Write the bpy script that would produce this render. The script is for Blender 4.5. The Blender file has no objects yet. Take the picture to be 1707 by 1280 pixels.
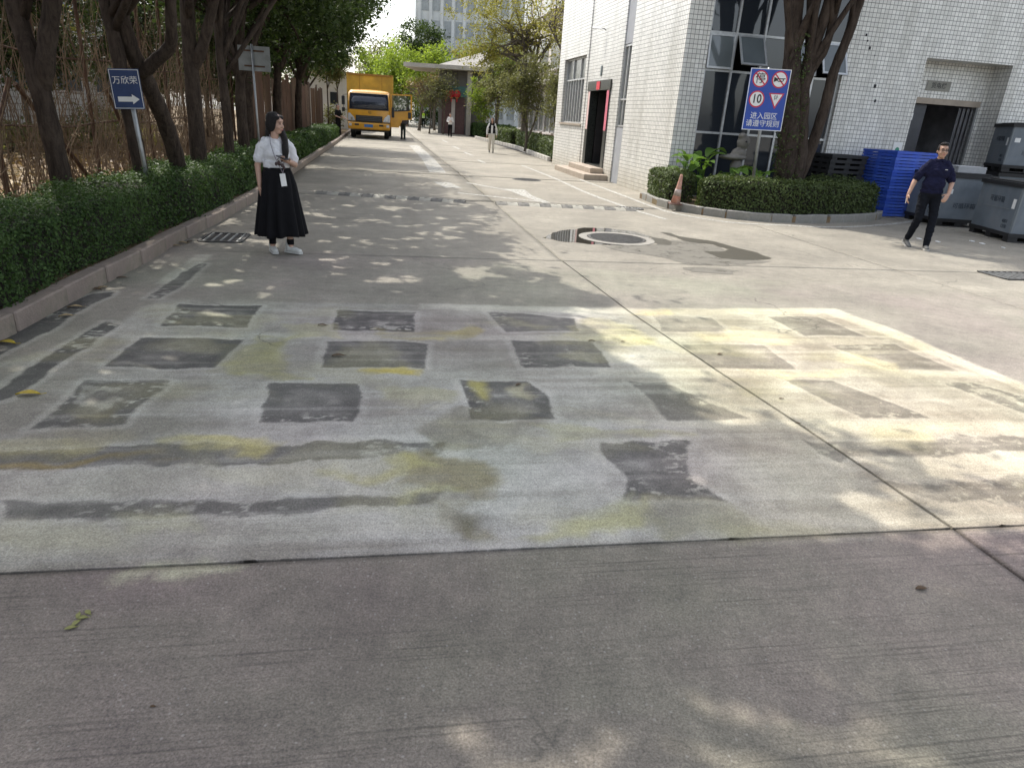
import bpy, bmesh, math, random
import numpy as np
from mathutils import Vector, Matrix, Euler

R = math.radians
SC = bpy.context.scene
COL = SC.collection
rng = np.random.default_rng(7)
random.seed(7)

# ------------------------------------------------------------------ camera, sky, sun, exposure
F_PX, PITCH, ROLL, CAM_H = 1130.0, R(21.5), R(3.75), 1.7
SUN_EL, SUN_AZ = R(52), R(-39)          # azimuth measured from +Y (the view), negative = to the left
SUN_DIR = Vector((math.sin(SUN_AZ) * math.cos(SUN_EL), math.cos(SUN_AZ) * math.cos(SUN_EL), math.sin(SUN_EL)))

fwd = Vector((0, math.cos(PITCH), -math.sin(PITCH)))
up0 = Vector((0, math.sin(PITCH), math.cos(PITCH)))
rt0 = Vector((1, 0, 0))
CR = rt0 * math.cos(ROLL) + up0 * math.sin(ROLL)
CU = up0 * math.cos(ROLL) - rt0 * math.sin(ROLL)
camd = bpy.data.cameras.new('camera')
camd.sensor_fit = 'HORIZONTAL'; camd.sensor_width = 36.0
camd.lens = F_PX / 1707.0 * 36.0
camd.clip_start = 0.05; camd.clip_end = 3000
cam = bpy.data.objects.new('camera', camd); COL.objects.link(cam)
M3 = Matrix((CR, CU, -fwd)).transposed()
cam.matrix_world = Matrix.Translation((0, 0, CAM_H)) @ M3.to_4x4()
SC.camera = cam

w = bpy.data.worlds.new('World'); SC.world = w; w.use_nodes = True
nt = w.node_tree
sky = nt.nodes.new('ShaderNodeTexSky'); sky.sky_type = 'NISHITA'; sky.sun_disc = False
sky.sun_elevation = SUN_EL; sky.sun_rotation = SUN_AZ
sky.air_density = 1.0; sky.dust_density = 3.0; sky.ozone_density = 1.0; sky.altitude = 20
bg = nt.nodes['Background']; bg.inputs['Strength'].default_value = 0.15
hs = nt.nodes.new('ShaderNodeHueSaturation'); hs.inputs['Saturation'].default_value = .45   # hazy pale sky
nt.links.new(sky.outputs[0], hs.inputs['Color']); nt.links.new(hs.outputs[0], bg.inputs[0])
sund = bpy.data.lights.new('sun', 'SUN'); sund.energy = 2.0; sund.angle = R(0.55); sund.color = (1.0, 0.95, 0.86)
sun = bpy.data.objects.new('sun', sund); COL.objects.link(sun)
sun.rotation_euler = (-SUN_DIR).to_track_quat('-Z', 'Y').to_euler(); sun.location = (-12, 12, 30)
vs = SC.view_settings
SC.display_settings.display_device = 'sRGB'
vs.view_transform = 'Standard'; vs.look = 'None'; vs.gamma = 1.0; vs.use_curve_mapping = False
vs.exposure = 1.2
SC.render.engine = 'CYCLES'
SC.cycles.use_denoising = True
SC.cycles.max_bounces = 6; SC.cycles.diffuse_bounces = 3; SC.cycles.glossy_bounces = 3
SC.cycles.transmission_bounces = 4; SC.cycles.transparent_max_bounces = 8
SC.cycles.caustics_reflective = False; SC.cycles.caustics_refractive = False

# ------------------------------------------------------------------ pixel -> place (a direction; the plane it meets gives the distance)
def ray(x, y):
    return fwd + CR * ((x - 853.5) / F_PX) + CU * ((640 - y) / F_PX)
def gz(x, y, z=0.0):
    d = ray(x, y); t = (z - CAM_H) / d.z
    return (d.x * t, d.y * t)
def aty(x, y, Y):
    d = ray(x, y); t = Y / d.y
    return Vector((d.x * t, Y, CAM_H + d.z * t))

# ------------------------------------------------------------------ numpy value noise
_perm = np.random.default_rng(3).random((256, 256))
def vnoise(x, y):
    xi = np.floor(x).astype(int); yi = np.floor(y).astype(int)
    fx = x - xi; fy = y - yi
    fx = fx * fx * (3 - 2 * fx); fy = fy * fy * (3 - 2 * fy)
    a = _perm[xi % 256, yi % 256]; b = _perm[(xi + 1) % 256, yi % 256]
    c = _perm[xi % 256, (yi + 1) % 256]; d = _perm[(xi + 1) % 256, (yi + 1) % 256]
    return (a * (1 - fx) + b * fx) * (1 - fy) + (c * (1 - fx) + d * fx) * fy
def fbm(x, y, o=4):
    s = 0; a = .5; t = 0
    for i in range(o):
        s = s + a * vnoise(x * 2 ** i + 17.3 * i, y * 2 ** i + 5.1 * i); t += a; a *= .5
    return s / t
def sstep(a, b, x):
    t = np.clip((x - a) / (b - a), 0, 1); return t * t * (3 - 2 * t)

# ------------------------------------------------------------------ materials
MATS = {}
def _nodes(name):
    m = bpy.data.materials.new(name); m.use_nodes = True
    n = m.node_tree; b = n.nodes['Principled BSDF']
    return m, n, b
def N(n, t, **k):
    q = n.nodes.new(t)
    for a, v in k.items(): setattr(q, a, v)
    return q
def mixc(n, fac, a, b, mode='MIX'):
    q = N(n, 'ShaderNodeMix', data_type='RGBA', blend_type=mode)
    if hasattr(fac, 'links') or isinstance(fac, bpy.types.NodeSocket): n.links.new(fac, q.inputs[0])
    else: q.inputs[0].default_value = fac
    for i, v in ((6, a), (7, b)):
        if isinstance(v, bpy.types.NodeSocket): n.links.new(v, q.inputs[i])
        else: q.inputs[i].default_value = (*v[:3], 1)
    return q.outputs[2]
def math_(n, op, a, b=None, clamp=False):
    q = N(n, 'ShaderNodeMath', operation=op, use_clamp=clamp)
    for i, v in enumerate((a, b)):
        if v is None: continue
        if isinstance(v, bpy.types.NodeSocket): n.links.new(v, q.inputs[i])
        else: q.inputs[i].default_value = v
    return q.outputs[0]
def ramp(n, sock, p0, p1, c0=(0, 0, 0), c1=(1, 1, 1)):
    q = N(n, 'ShaderNodeValToRGB'); n.links.new(sock, q.inputs[0])
    q.color_ramp.elements[0].position = p0; q.color_ramp.elements[1].position = p1
    q.color_ramp.elements[0].color = (*c0, 1); q.color_ramp.elements[1].color = (*c1, 1)
    return q.outputs[0]
def noise(n, scale, detail=4, rough=.6, vec=None, dist=0):
    q = N(n, 'ShaderNodeTexNoise'); q.inputs['Scale'].default_value = scale
    q.inputs['Detail'].default_value = detail; q.inputs['Roughness'].default_value = rough
    q.inputs['Distortion'].default_value = dist
    if vec is None:
        tc = N(n, 'ShaderNodeTexCoord'); vec = tc.outputs['Object']
    n.links.new(vec, q.inputs['Vector'])
    return q.outputs[0]
def bump(n, b, h, strength=.3, dist=.01):
    q = N(n, 'ShaderNodeBump'); q.inputs['Strength'].default_value = strength; q.inputs['Distance'].default_value = dist
    n.links.new(h, q.inputs['Height']); n.links.new(q.outputs[0], b.inputs['Normal'])
def mat(name, col, rough=.6, var=.25, scale=6, metal=0, bmp=0, bscale=40, spec=.5, dirt=None, emit=None, coat=0):
    if name in MATS: return MATS[name]
    m, n, b = _nodes(name)
    ns = noise(n, scale, 5)
    lo = tuple(c * (1 - var) for c in col); hi = tuple(min(1, c * (1 + var)) for c in col)
    c = mixc(n, ramp(n, ns, .3, .7), lo, hi)
    if dirt:
        ns2 = noise(n, dirt[1], 6, .7)
        c = mixc(n, math_(n, 'MULTIPLY', ramp(n, ns2, .45, .7), dirt[2]), c, dirt[0])
    n.links.new(c, b.inputs['Base Color'])
    rr = math_(n, 'ADD', math_(n, 'MULTIPLY', ns, .2), rough - .1, True)
    n.links.new(rr, b.inputs['Roughness'])
    b.inputs['Metallic'].default_value = metal
    b.inputs['Specular IOR Level'].default_value = spec
    b.inputs['Coat Weight'].default_value = coat
    if bmp: bump(n, b, noise(n, bscale, 6, .65), bmp, .02)
    if emit:
        b.inputs['Emission Color'].default_value = (*emit[0], 1); b.inputs['Emission Strength'].default_value = emit[1]
    MATS[name] = m; return m
def leafmat(name, dark, mid, light, trans=.35, rough=.5):
    m, n, b = _nodes(name)
    g = N(n, 'ShaderNodeNewGeometry')
    r = N(n, 'ShaderNodeValToRGB'); n.links.new(g.outputs['Random Per Island'], r.inputs[0])
    e = r.color_ramp.elements; e[0].position = 0; e[0].color = (*dark, 1); e[1].position = 1; e[1].color = (*light, 1)
    k = e.new(.55); k.color = (*mid, 1)
    tc = N(n, 'ShaderNodeTexCoord')
    ns = noise(n, .9, 3, .5, tc.outputs['Object'])
    c = mixc(n, ramp(n, ns, .35, .68), r.outputs[0], mixc(n, .5, r.outputs[0], light))
    n.links.new(c, b.inputs['Base Color']); b.inputs['Roughness'].default_value = rough
    b.inputs['Specular IOR Level'].default_value = .14
    t = N(n, 'ShaderNodeBsdfTranslucent'); n.links.new(mixc(n, .5, c, (light[0]*1.2, light[1]*1.25, light[2]*.6)), t.inputs[0])
    mx = N(n, 'ShaderNodeMixShader'); mx.inputs[0].default_value = trans
    n.links.new(b.outputs[0], mx.inputs[1]); n.links.new(t.outputs[0], mx.inputs[2])
    n.links.new(mx.outputs[0], n.nodes['Material Output'].inputs[0])
    MATS[name] = m; return m
def glassmat(name, tint=(.02, .025, .03), rough=.03, alpha=.25):
    m, n, b = _nodes(name)
    ns = noise(n, 1.5, 3)
    n.links.new(mixc(n, ns, tint, tuple(c * 1.8 for c in tint)), b.inputs['Base Color'])
    n.links.new(math_(n, 'ADD', math_(n, 'MULTIPLY', noise(n, 7, 4), .06), rough - .02, True), b.inputs['Roughness'])
    b.inputs['Specular IOR Level'].default_value = .8
    t = N(n, 'ShaderNodeBsdfTransparent'); t.inputs[0].default_value = (.75, .8, .8, 1)
    mx = N(n, 'ShaderNodeMixShader'); mx.inputs[0].default_value = alpha
    n.links.new(b.outputs[0], mx.inputs[1]); n.links.new(t.outputs[0], mx.inputs[2])
    n.links.new(mx.outputs[0], n.nodes['Material Output'].inputs[0])
    bump(n, b, noise(n, 1.2, 2), .03, .05)
    MATS[name] = m; return m

def road_mat():
    m, n, b = _nodes('concrete_road')
    at = N(n, 'ShaderNodeAttribute'); at.attribute_name = 'stain'
    g = N(n, 'ShaderNodeNewGeometry')
    mp = N(n, 'ShaderNodeMapping'); n.links.new(g.outputs['Position'], mp.inputs[0])
    mp.inputs['Rotation'].default_value = (0, 0, R(-10.5))
    sp = noise(n, 120, 4, .8, g.outputs['Position'])          # sand grains
    sp2 = noise(n, 45, 5, .75, g.outputs['Position'])
    mid = noise(n, 9, 6, .7, g.outputs['Position'])
    big = noise(n, 1.1, 6, .6, g.outputs['Position'])
    c = mixc(n, .5, at.outputs['Color'], ramp(n, sp, .34, .68, (.1, .1, .1), (.95, .95, .92)), 'OVERLAY')
    c = mixc(n, .3, c, ramp(n, sp2, .32, .7, (.2, .2, .2), (.9, .9, .88)), 'OVERLAY')
    c = mixc(n, .3, c, ramp(n, mid, .3, .72, (.22, .22, .22), (.8, .79, .77)), 'OVERLAY')
    c = mixc(n, .32, c, ramp(n, big, .3, .7, (.25, .25, .255), (.75, .745, .72)), 'OVERLAY')
    vo = N(n, 'ShaderNodeTexVoronoi'); vo.inputs['Scale'].default_value = 55; n.links.new(g.outputs['Position'], vo.inputs['Vector'])   # scattered pale and dark stones
    sv = N(n, 'ShaderNodeSeparateColor'); n.links.new(vo.outputs['Color'], sv.inputs[0])
    dot = math_(n, 'MULTIPLY', ramp(n, vo.outputs['Distance'], .15, .32, (1, 1, 1), (0, 0, 0)), ramp(n, sv.outputs[0], .74, .80))
    c = mixc(n, math_(n, 'MULTIPLY', dot, .24), c, mixc(n, ramp(n, sv.outputs[1], .45, .55), (.06, .055, .05), (.62, .60, .56)))
    # hairline cracks, only here and there
    wv = N(n, 'ShaderNodeVectorMath', operation='ADD'); n.links.new(g.outputs['Position'], wv.inputs[0])
    nv = N(n, 'ShaderNodeTexNoise'); nv.inputs['Scale'].default_value = 3.5; nv.inputs['Detail'].default_value = 5; n.links.new(g.outputs['Position'], nv.inputs['Vector'])
    ms = N(n, 'ShaderNodeVectorMath', operation='SCALE'); ms.inputs['Scale'].default_value = .35; n.links.new(nv.outputs['Color'], ms.inputs[0]); n.links.new(ms.outputs[0], wv.inputs[1])
    vc = N(n, 'ShaderNodeTexVoronoi', feature='DISTANCE_TO_EDGE'); vc.inputs['Scale'].default_value = .42; n.links.new(wv.outputs[0], vc.inputs['Vector'])
    ck = math_(n, 'MULTIPLY', ramp(n, vc.outputs['Distance'], .0012, .0032, (1, 1, 1), (0, 0, 0)), ramp(n, noise(n, .5, 3, .6, g.outputs['Position']), .52, .58))
    c = mixc(n, math_(n, 'MULTIPLY', ck, .6), c, (.05, .047, .042))
    # broom grooves that run across the lane, in uneven bands
    sc = N(n, 'ShaderNodeMapping'); n.links.new(mp.outputs[0], sc.inputs[0]); sc.inputs['Scale'].default_value = (.8, 80, 1)
    gr = noise(n, 1.0, 1, .4, sc.outputs[0], .15)
    sc2 = N(n, 'ShaderNodeMapping'); n.links.new(mp.outputs[0], sc2.inputs[0]); sc2.inputs['Scale'].default_value = (.5, 1.6, 1)
    bandn = ramp(n, noise(n, 1.6, 3, .6, sc2.outputs[0]), .42, .64)
    gl0 = ramp(n, gr, .34, .43, (1, 1, 1), (0, 0, 0))
    wt = N(n, 'ShaderNodeTexWave', bands_direction='Y'); wt.inputs['Scale'].default_value = 11.5; wt.inputs['Distortion'].default_value = 1.1; wt.inputs['Detail'].default_value = 2; wt.inputs['Detail Scale'].default_value = .35
    n.links.new(mp.outputs[0], wt.inputs['Vector'])
    sc3 = N(n, 'ShaderNodeMapping'); n.links.new(mp.outputs[0], sc3.inputs[0]); sc3.inputs['Scale'].default_value = (1.3, 26, 1)
    gate = ramp(n, noise(n, 1.0, 3, .7, sc3.outputs[0]), .46, .62)
    gl = math_(n, 'ADD', math_(n, 'MULTIPLY', gl0, .55), math_(n, 'MULTIPLY', math_(n, 'MULTIPLY', ramp(n, wt.outputs['Fac'], .05, .30, (1, 1, 1), (0, 0, 0)), gate), .75), True)
    gm = math_(n, 'MULTIPLY', gl, bandn)
    gm = math_(n, 'MULTIPLY', gm, at.outputs['Alpha'])
    c = mixc(n, math_(n, 'MULTIPLY', gm, .62), c, (.035, .033, .03))
    n.links.new(c, b.inputs['Base Color'])
    n.links.new(math_(n, 'ADD', math_(n, 'MULTIPLY', mid, .2), .7), b.inputs['Roughness'])
    b.inputs['Specular IOR Level'].default_value = .3
    h = math_(n, 'SUBTRACT', math_(n, 'ADD', math_(n, 'MULTIPLY', sp, .6), math_(n, 'MULTIPLY', sp2, .5)), math_(n, 'MULTIPLY', gm, .8))
    bump(n, b, h, .55, .006)
    MATS['road'] = m; return m

def tile_mat(name, base, grout, size=.1, gap=.006, dirty=.6):
    m, n, b = _nodes(name)
    tc = N(n, 'ShaderNodeTexCoord'); s = N(n, 'ShaderNodeSeparateXYZ'); n.links.new(tc.outputs['Object'], s.inputs[0])
    u = math_(n, 'ADD', s.outputs[0], s.outputs[1])
    cv = N(n, 'ShaderNodeCombineXYZ'); n.links.new(u, cv.inputs[0]); n.links.new(s.outputs[2], cv.inputs[1])
    br = N(n, 'ShaderNodeTexBrick'); br.offset = 0; br.squash = 1
    n.links.new(cv.outputs[0], br.inputs['Vector'])
    br.inputs['Scale'].default_value = 1; br.inputs['Brick Width'].default_value = size; br.inputs['Row Height'].default_value = size
    br.inputs['Mortar Size'].default_value = gap; br.inputs['Mortar Smooth'].default_value = .25; br.inputs['Bias'].default_value = 0
    br.inputs['Color1'].default_value = (*[c * .86 for c in base], 1); br.inputs['Color2'].default_value = (*[min(1, c * 1.07) for c in base], 1)
    br.inputs['Mortar'].default_value = (*grout, 1)
    mp = N(n, 'ShaderNodeMapping'); n.links.new(tc.outputs['Object'], mp.inputs[0]); mp.inputs['Scale'].default_value = (1.6, 1.6, .16)
    st = ramp(n, noise(n, 1.3, 6, .7, mp.outputs[0]), .48, .78)
    c = mixc(n, math_(n, 'MULTIPLY', st, dirty), br.outputs['Color'], (.30, .29, .24))
    low = ramp(n, math_(n, 'ADD', math_(n, 'MULTIPLY', s.outputs[2], .8), math_(n, 'MULTIPLY', noise(n, 3, 5), .5)), .25, .85, (1, 1, 1), (0, 0, 0))
    c = mixc(n, math_(n, 'MULTIPLY', low, .45), c, (.36, .30, .19))
    n.links.new(c, b.inputs['Base Color'])
    n.links.new(math_(n, 'ADD', math_(n, 'MULTIPLY', br.outputs['Fac'], .5), .28), b.inputs['Roughness'])
    bump(n, b, math_(n, 'SUBTRACT', math_(n, 'MULTIPLY', noise(n, 5, 2), .3), br.outputs['Fac']), .5, .004)
    MATS[name] = m; return m

def worn_paint(name, col, wear=.5):
    m, n, b = _nodes(name)
    g = N(n, 'ShaderNodeNewGeometry')
    nz = noise(n, 22, 8, .8, g.outputs['Position'])
    n.links.new(mixc(n, nz, tuple(c * .8 for c in col), col), b.inputs['Base Color']); b.inputs['Roughness'].default_value = .75
    t = N(n, 'ShaderNodeBsdfTransparent'); mx = N(n, 'ShaderNodeMixShader')
    n.links.new(ramp(n, nz, wear - .08, wear + .1), mx.inputs[0])
    n.links.new(b.outputs[0], mx.inputs[1]); n.links.new(t.outputs[0], mx.inputs[2])
    n.links.new(mx.outputs[0], n.nodes['Material Output'].inputs[0])
    MATS[name] = m; return m

def bark_mat(name, c0, c1):
    m, n, b = _nodes(name)
    tc = N(n, 'ShaderNodeTexCoord'); mp = N(n, 'ShaderNodeMapping'); n.links.new(tc.outputs['Object'], mp.inputs[0])
    mp.inputs['Scale'].default_value = (1, 1, .22)
    a = noise(n, 16, 8, .75, mp.outputs[0], .6); d = noise(n, 2.2, 4, .6)
    c = mixc(n, ramp(n, a, .35, .65), c0, c1); c = mixc(n, math_(n, 'MULTIPLY', ramp(n, d, .5, .7), .4), c, tuple(x * 1.6 for x in c1))
    n.links.new(c, b.inputs['Base Color']); b.inputs['Roughness'].default_value = .9
    b.inputs['Specular IOR Level'].default_value = .2
    bump(n, b, a, .9, .03)
    MATS[name] = m; return m

# ------------------------------------------------------------------ mesh helpers
class MB:
    def __init__(s): s.v = []; s.f = []; s.m = []; s.cur = 0
    def add(s, vs, fs):
        o = len(s.v); s.v += [tuple(v) for v in vs]; s.f += [tuple(i + o for i in f) for f in fs]; s.m += [s.cur] * len(fs); return s
    def box(s, c, d, rot=None, bev=0):
        hx, hy, hz = d[0] / 2, d[1] / 2, d[2] / 2
        if bev:
            bm = bmesh.new(); bmesh.ops.create_cube(bm, size=1)
            bmesh.ops.scale(bm, vec=d, verts=bm.verts)
            bmesh.ops.bevel(bm, geom=list(bm.edges), offset=min(bev, min(d) * .45), segments=1 if bev < .02 else 2, affect='EDGES', profile=.5)
            bm.verts.index_update(); vs = [v.co.copy() for v in bm.verts]; fs = [[v.index for v in f.verts] for f in bm.faces]; bm.free()
        else:
            vs = [Vector((x, y, z)) for z in (-hz, hz) for y in (-hy, hy) for x in (-hx, hx)]
            fs = [(0, 2, 3, 1), (4, 5, 7, 6), (0, 1, 5, 4), (2, 6, 7, 3), (0, 4, 6, 2), (1, 3, 7, 5)]
        if rot is not None:
            q = rot if isinstance(rot, Matrix) else Euler(rot).to_matrix(); vs = [q @ v for v in vs]
        c = Vector(c); return s.add([v + c for v in vs], fs)
    def bb(s, x0, x1, y0, y1, z0, z1, bev=0):
        return s.box(((x0 + x1) / 2, (y0 + y1) / 2, (z0 + z1) / 2), (abs(x1 - x0), abs(y1 - y0), abs(z1 - z0)), None, bev)
    def tube(s, pts, rad, n=8, cap=True):
        pts = [Vector(p) for p in pts]; k = len(pts)
        rad = [rad] * k if not hasattr(rad, '__len__') else rad
        o = len(s.v); ref = Vector((.31, .95, .05)); fs = []; vs = []
        for i, p in enumerate(pts):
            t = (pts[min(i + 1, k - 1)] - pts[max(i - 1, 0)])
            t = t.normalized() if t.length > 1e-9 else Vector((0, 0, 1))
            a = t.cross(ref)
            if a.length < .1: a = t.cross(Vector((1, 0, 0)))
            a.normalize(); bq = t.cross(a); ref = -a.cross(t) if False else ref
            for j in range(n):
                w_ = 2 * math.pi * j / n; vs.append(p + (a * math.cos(w_) + bq * math.sin(w_)) * rad[i])
        for i in range(k - 1):
            for j in range(n): fs.append((i * n + j, i * n + (j + 1) % n, (i + 1) * n + (j + 1) % n, (i + 1) * n + j))
        if cap: fs.append(tuple(range(n - 1, -1, -1))); fs.append(tuple((k - 1) * n + j for j in range(n)))
        return s.add(vs, fs)
    def prism(s, poly, z0, z1):
        n = len(poly); vs = [(p[0], p[1], z0) for p in poly] + [(p[0], p[1], z1) for p in poly]
        fs = [tuple(range(n - 1, -1, -1)), tuple(range(n, 2 * n))] + [(i, (i + 1) % n, n + (i + 1) % n, n + i) for i in range(n)]
        return s.add(vs, fs)
    def lathe(s, prof, n=20, c=(0, 0, 0), axis='z', sx=1, sy=1):
        vs = []; fs = []
        for r, h in prof:
            for j in range(n):
                a = 2 * math.pi * j / n; x, y = r * math.cos(a) * sx, r * math.sin(a) * sy
                vs.append({'z': (x, y, h), 'y': (x, h, y), 'x': (h, x, y)}[axis])
        k = len(prof)
        for i in range(k - 1):
            for j in range(n): fs.append((i * n + j, i * n + (j + 1) % n, (i + 1) * n + (j + 1) % n, (i + 1) * n + j))
        fs.append(tuple(range(n - 1, -1, -1))); fs.append(tuple((k - 1) * n + j for j in range(n)))
        c = Vector(c); return s.add([Vector(v) + c for v in vs], fs)
    def ell(s, c, r, rot=None, nu=14, nv=9):
        vs = [Vector((0, 0, -1))]; fs = []
        for i in range(1, nv):
            ph = -math.pi / 2 + math.pi * i / nv
            for j in range(nu): a = 2 * math.pi * j / nu; vs.append(Vector((math.cos(ph) * math.cos(a), math.cos(ph) * math.sin(a), math.sin(ph))))
        vs.append(Vector((0, 0, 1))); L = len(vs) - 1
        for j in range(nu):
            fs.append((0, 1 + (j + 1) % nu, 1 + j)); fs.append((L, L - nu + j, L - nu + (j + 1) % nu))
        for i in range(nv - 2):
            for j in range(nu): a = 1 + i * nu; fs.append((a + j, a + (j + 1) % nu, a + nu + (j + 1) % nu, a + nu + j))
        q = None if rot is None else (rot if isinstance(rot, Matrix) else Euler(rot).to_matrix())
        out = []
        for v in vs:
            p = Vector((v.x * r[0], v.y * r[1], v.z * r[2]))
            if q is not None: p = q @ p
            out.append(p + Vector(c))
        return s.add(out, fs)
    def cap(s, p0, p1, r0, r1=None, n=12):
        r1 = r0 if r1 is None else r1
        p0 = Vector(p0); p1 = Vector(p1); t = (p1 - p0)
        L = t.length; t = t.normalized() if L > 1e-6 else Vector((0, 0, 1))
        pts = []; rad = []
        for a in (-80, -55, -28, 0): pts.append(p0 + t * r0 * math.sin(R(a))); rad.append(r0 * math.cos(R(a)))
        for a in (0, 28, 55, 80): pts.append(p1 + t * r1 * math.sin(R(a))); rad.append(r1 * math.cos(R(a)))
        return s.tube(pts, rad, n)
    def xf(s, M):
        s.v = [tuple(M @ Vector(v)) for v in s.v]; return s
    def mesh(s, name, mats, smooth=False):
        me = bpy.data.meshes.new(name); me.from_pydata(s.v, [], s.f)
        for m in (mats if isinstance(mats, (list, tuple)) else [mats]): me.materials.append(m)
        if any(s.m): me.polygons.foreach_set('material_index', s.m)
        if smooth: me.polygons.foreach_set('use_smooth', [True] * len(me.polygons))
        me.update(); return me
    def build(s, name, mats, parent=None, smooth=False, loc=None):
        return obj(name, s.mesh(name, mats, smooth), parent, loc)
def obj(name, me, parent=None, loc=None):
    o = bpy.data.objects.new(name, me); COL.objects.link(o)
    if parent is not None: o.parent = parent
    if loc is not None: o.location = loc
    return o
def tag(o, label=None, cat=None, group=None, kind=None):
    if label: o['label'] = label
    if cat: o['category'] = cat
    if group: o['group'] = group
    if kind: o['kind'] = kind
    return o
def thing(name, label, cat, loc=(0, 0, 0), rz=0, group=None):
    o = bpy.data.objects.new(name, None); COL.objects.link(o); o.location = loc; o.rotation_euler = (0, 0, rz)
    o.empty_display_size = .2
    return tag(o, label, cat, group)
def copy_tree(o, parent=None):
    c = o.copy(); COL.objects.link(c)
    if parent is not None: c.parent = parent
    for ch in list(o.children): copy_tree(ch, c)
    return c
def npmesh(name, V, Fq, mats, smooth=False):
    me = bpy.data.meshes.new(name)
    nv, nf = len(V), len(Fq); k = Fq.shape[1]
    me.vertices.add(nv); me.vertices.foreach_set('co', V.astype(np.float32).ravel())
    me.loops.add(nf * k); me.loops.foreach_set('vertex_index', Fq.astype(np.int32).ravel())
    me.polygons.add(nf); me.polygons.foreach_set('loop_start', np.arange(0, nf * k, k, dtype=np.int32))
    me.polygons.foreach_set('loop_total', np.full(nf, k, dtype=np.int32))
    if smooth: me.polygons.foreach_set('use_smooth', np.ones(nf, dtype=bool))
    for m in (mats if isinstance(mats, (list, tuple)) else [mats]): me.materials.append(m)
    me.update(calc_edges=True); me.validate(); return me
def leaves(name, P, size, material, aspect=.55, outward=None, flat=.0, jitter=.35):
    """one rhombic folded leaf at each point of P; outward = preferred normals"""
    n = len(P)
    d = rng.normal(size=(n, 3)); d /= np.linalg.norm(d, axis=1)[:, None]
    nr = rng.normal(size=(n, 3))
    if outward is not None: nr = nr * .55 + outward
    nr /= np.linalg.norm(nr, axis=1)[:, None] + 1e-9
    d = d - nr * (d * nr).sum(1)[:, None]; d /= np.linalg.norm(d, axis=1)[:, None] + 1e-9
    sd = np.cross(nr, d)
    s = (size * (1 + jitter * rng.normal(size=n)).clip(.5, 1.8))[:, None] if np.isscalar(size) else (size * (1 + jitter * rng.normal(size=n)).clip(.5, 1.8))[:, None]
    a = P - d * s * .5; b = P + sd * s * aspect * .5 + nr * s * .12; c = P + d * s * .5; e = P - sd * s * aspect * .5 + nr * s * .12
    V = np.stack([a, b, c, e], 1).reshape(-1, 3)
    Fq = np.arange(4 * n).reshape(n, 4)
    return npmesh(name, V, Fq, material)
_vox_mat = None
def blob(mb, voxel=.01, smooth=6, name='blob'):
    """union of overlapping solids -> one continuous surface"""
    me = mb.mesh(name, [])
    o = bpy.data.objects.new('tmp', me); COL.objects.link(o)
    r = o.modifiers.new('r', 'REMESH'); r.mode = 'VOXEL'; r.voxel_size = voxel; r.use_smooth_shade = True
    s = o.modifiers.new('s', 'SMOOTH'); s.iterations = smooth; s.factor = .5
    dg = bpy.context.evaluated_depsgraph_get(); dg.update()
    out = bpy.data.meshes.new_from_object(o.evaluated_get(dg))
    bpy.data.objects.remove(o); bpy.data.meshes.remove(me)
    out.materials.clear(); return out
def bobj(mb, name, material, parent, voxel=.01, smooth=6, fold=0.0):
    me = blob(mb, voxel, smooth, name)
    if fold:            # cloth creases: slanting ridges
        n_ = len(me.vertices); co = np.empty(n_ * 3, np.float32); me.vertices.foreach_get('co', co); co = co.reshape(-1, 3)
        nr = np.empty(n_ * 3, np.float32); me.vertex_normals.foreach_get('vector', nr); nr = nr.reshape(-1, 3)
        d_ = fbm(co[:, 0] * 9 + co[:, 2] * 11 + 50, co[:, 2] * 13 - co[:, 0] * 7 + co[:, 1] * 8 + 50, 3); d_ = np.abs(d_ - .5) * 2
        co = co + nr * (d_[:, None] - .25) * fold * 2; me.vertices.foreach_set('co', co.ravel()); me.update()
    me.name = name; me.materials.append(material)
    me.polygons.foreach_set('use_smooth', [True] * len(me.polygons))
    return obj(name, me, parent)
def text(name, s, size, material, parent, M, bold=0.0, ext=.0008, sx=1.0):
    cu = bpy.data.curves.new(name, 'FONT'); cu.body = s; cu.size = size; cu.align_x = 'CENTER'; cu.align_y = 'CENTER'
    cu.offset = bold; cu.extrude = ext; cu.resolution_u = 3
    o = bpy.data.objects.new('tmp', cu); COL.objects.link(o)
    dg = bpy.context.evaluated_depsgraph_get(); dg.update()
    me = bpy.data.meshes.new_from_object(o.evaluated_get(dg)); bpy.data.objects.remove(o)
    me.transform(M @ Matrix.Diagonal((sx, 1, 1, 1))); me.materials.clear(); me.materials.append(material); me.name = name
    return obj(name, me, parent)
FRONT = Matrix.Rotation(R(90), 4, 'X')          # text upright, read from -Y
# ------------------------------------------------------------------ palette
ROAD = road_mat()
WHITE_T = tile_mat('white_wall_tiles', (.80, .79, .745), (.16, .155, .14), .1, .0062)
PLASTER = mat('grey_plaster', (.34, .35, .37), .85, .12, 3, bmp=.15)
DARK = mat('joint_filler', (.010, .0095, .009), .95, .3)
KERB = mat('kerb_stone', (.31, .25, .21), .85, .22, 5, bmp=.5, bscale=60, dirt=((.11, .12, .07), 2.2, .7))
SOIL = mat('leaf_litter_soil', (.20, .135, .075), .95, .45, 9, bmp=.9, bscale=14, dirt=((.07, .09, .03), .9, .6))
LINE = worn_paint('worn_white_paint', (.60, .59, .54), .51)
LINE2 = worn_paint('faded_white_paint', (.62, .61, .56), .50)
STEEL = mat('galvanised_steel', (.36, .37, .37), .45, .2, 12, metal=.7)
ALU = mat('aluminium_frame', (.55, .56, .56), .4, .15, 10, metal=.55)
RUST = mat('rusted_iron', (.075, .042, .028), .9, .5, 14, bmp=.4, dirt=((.15, .07, .03), 8, .6))
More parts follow.
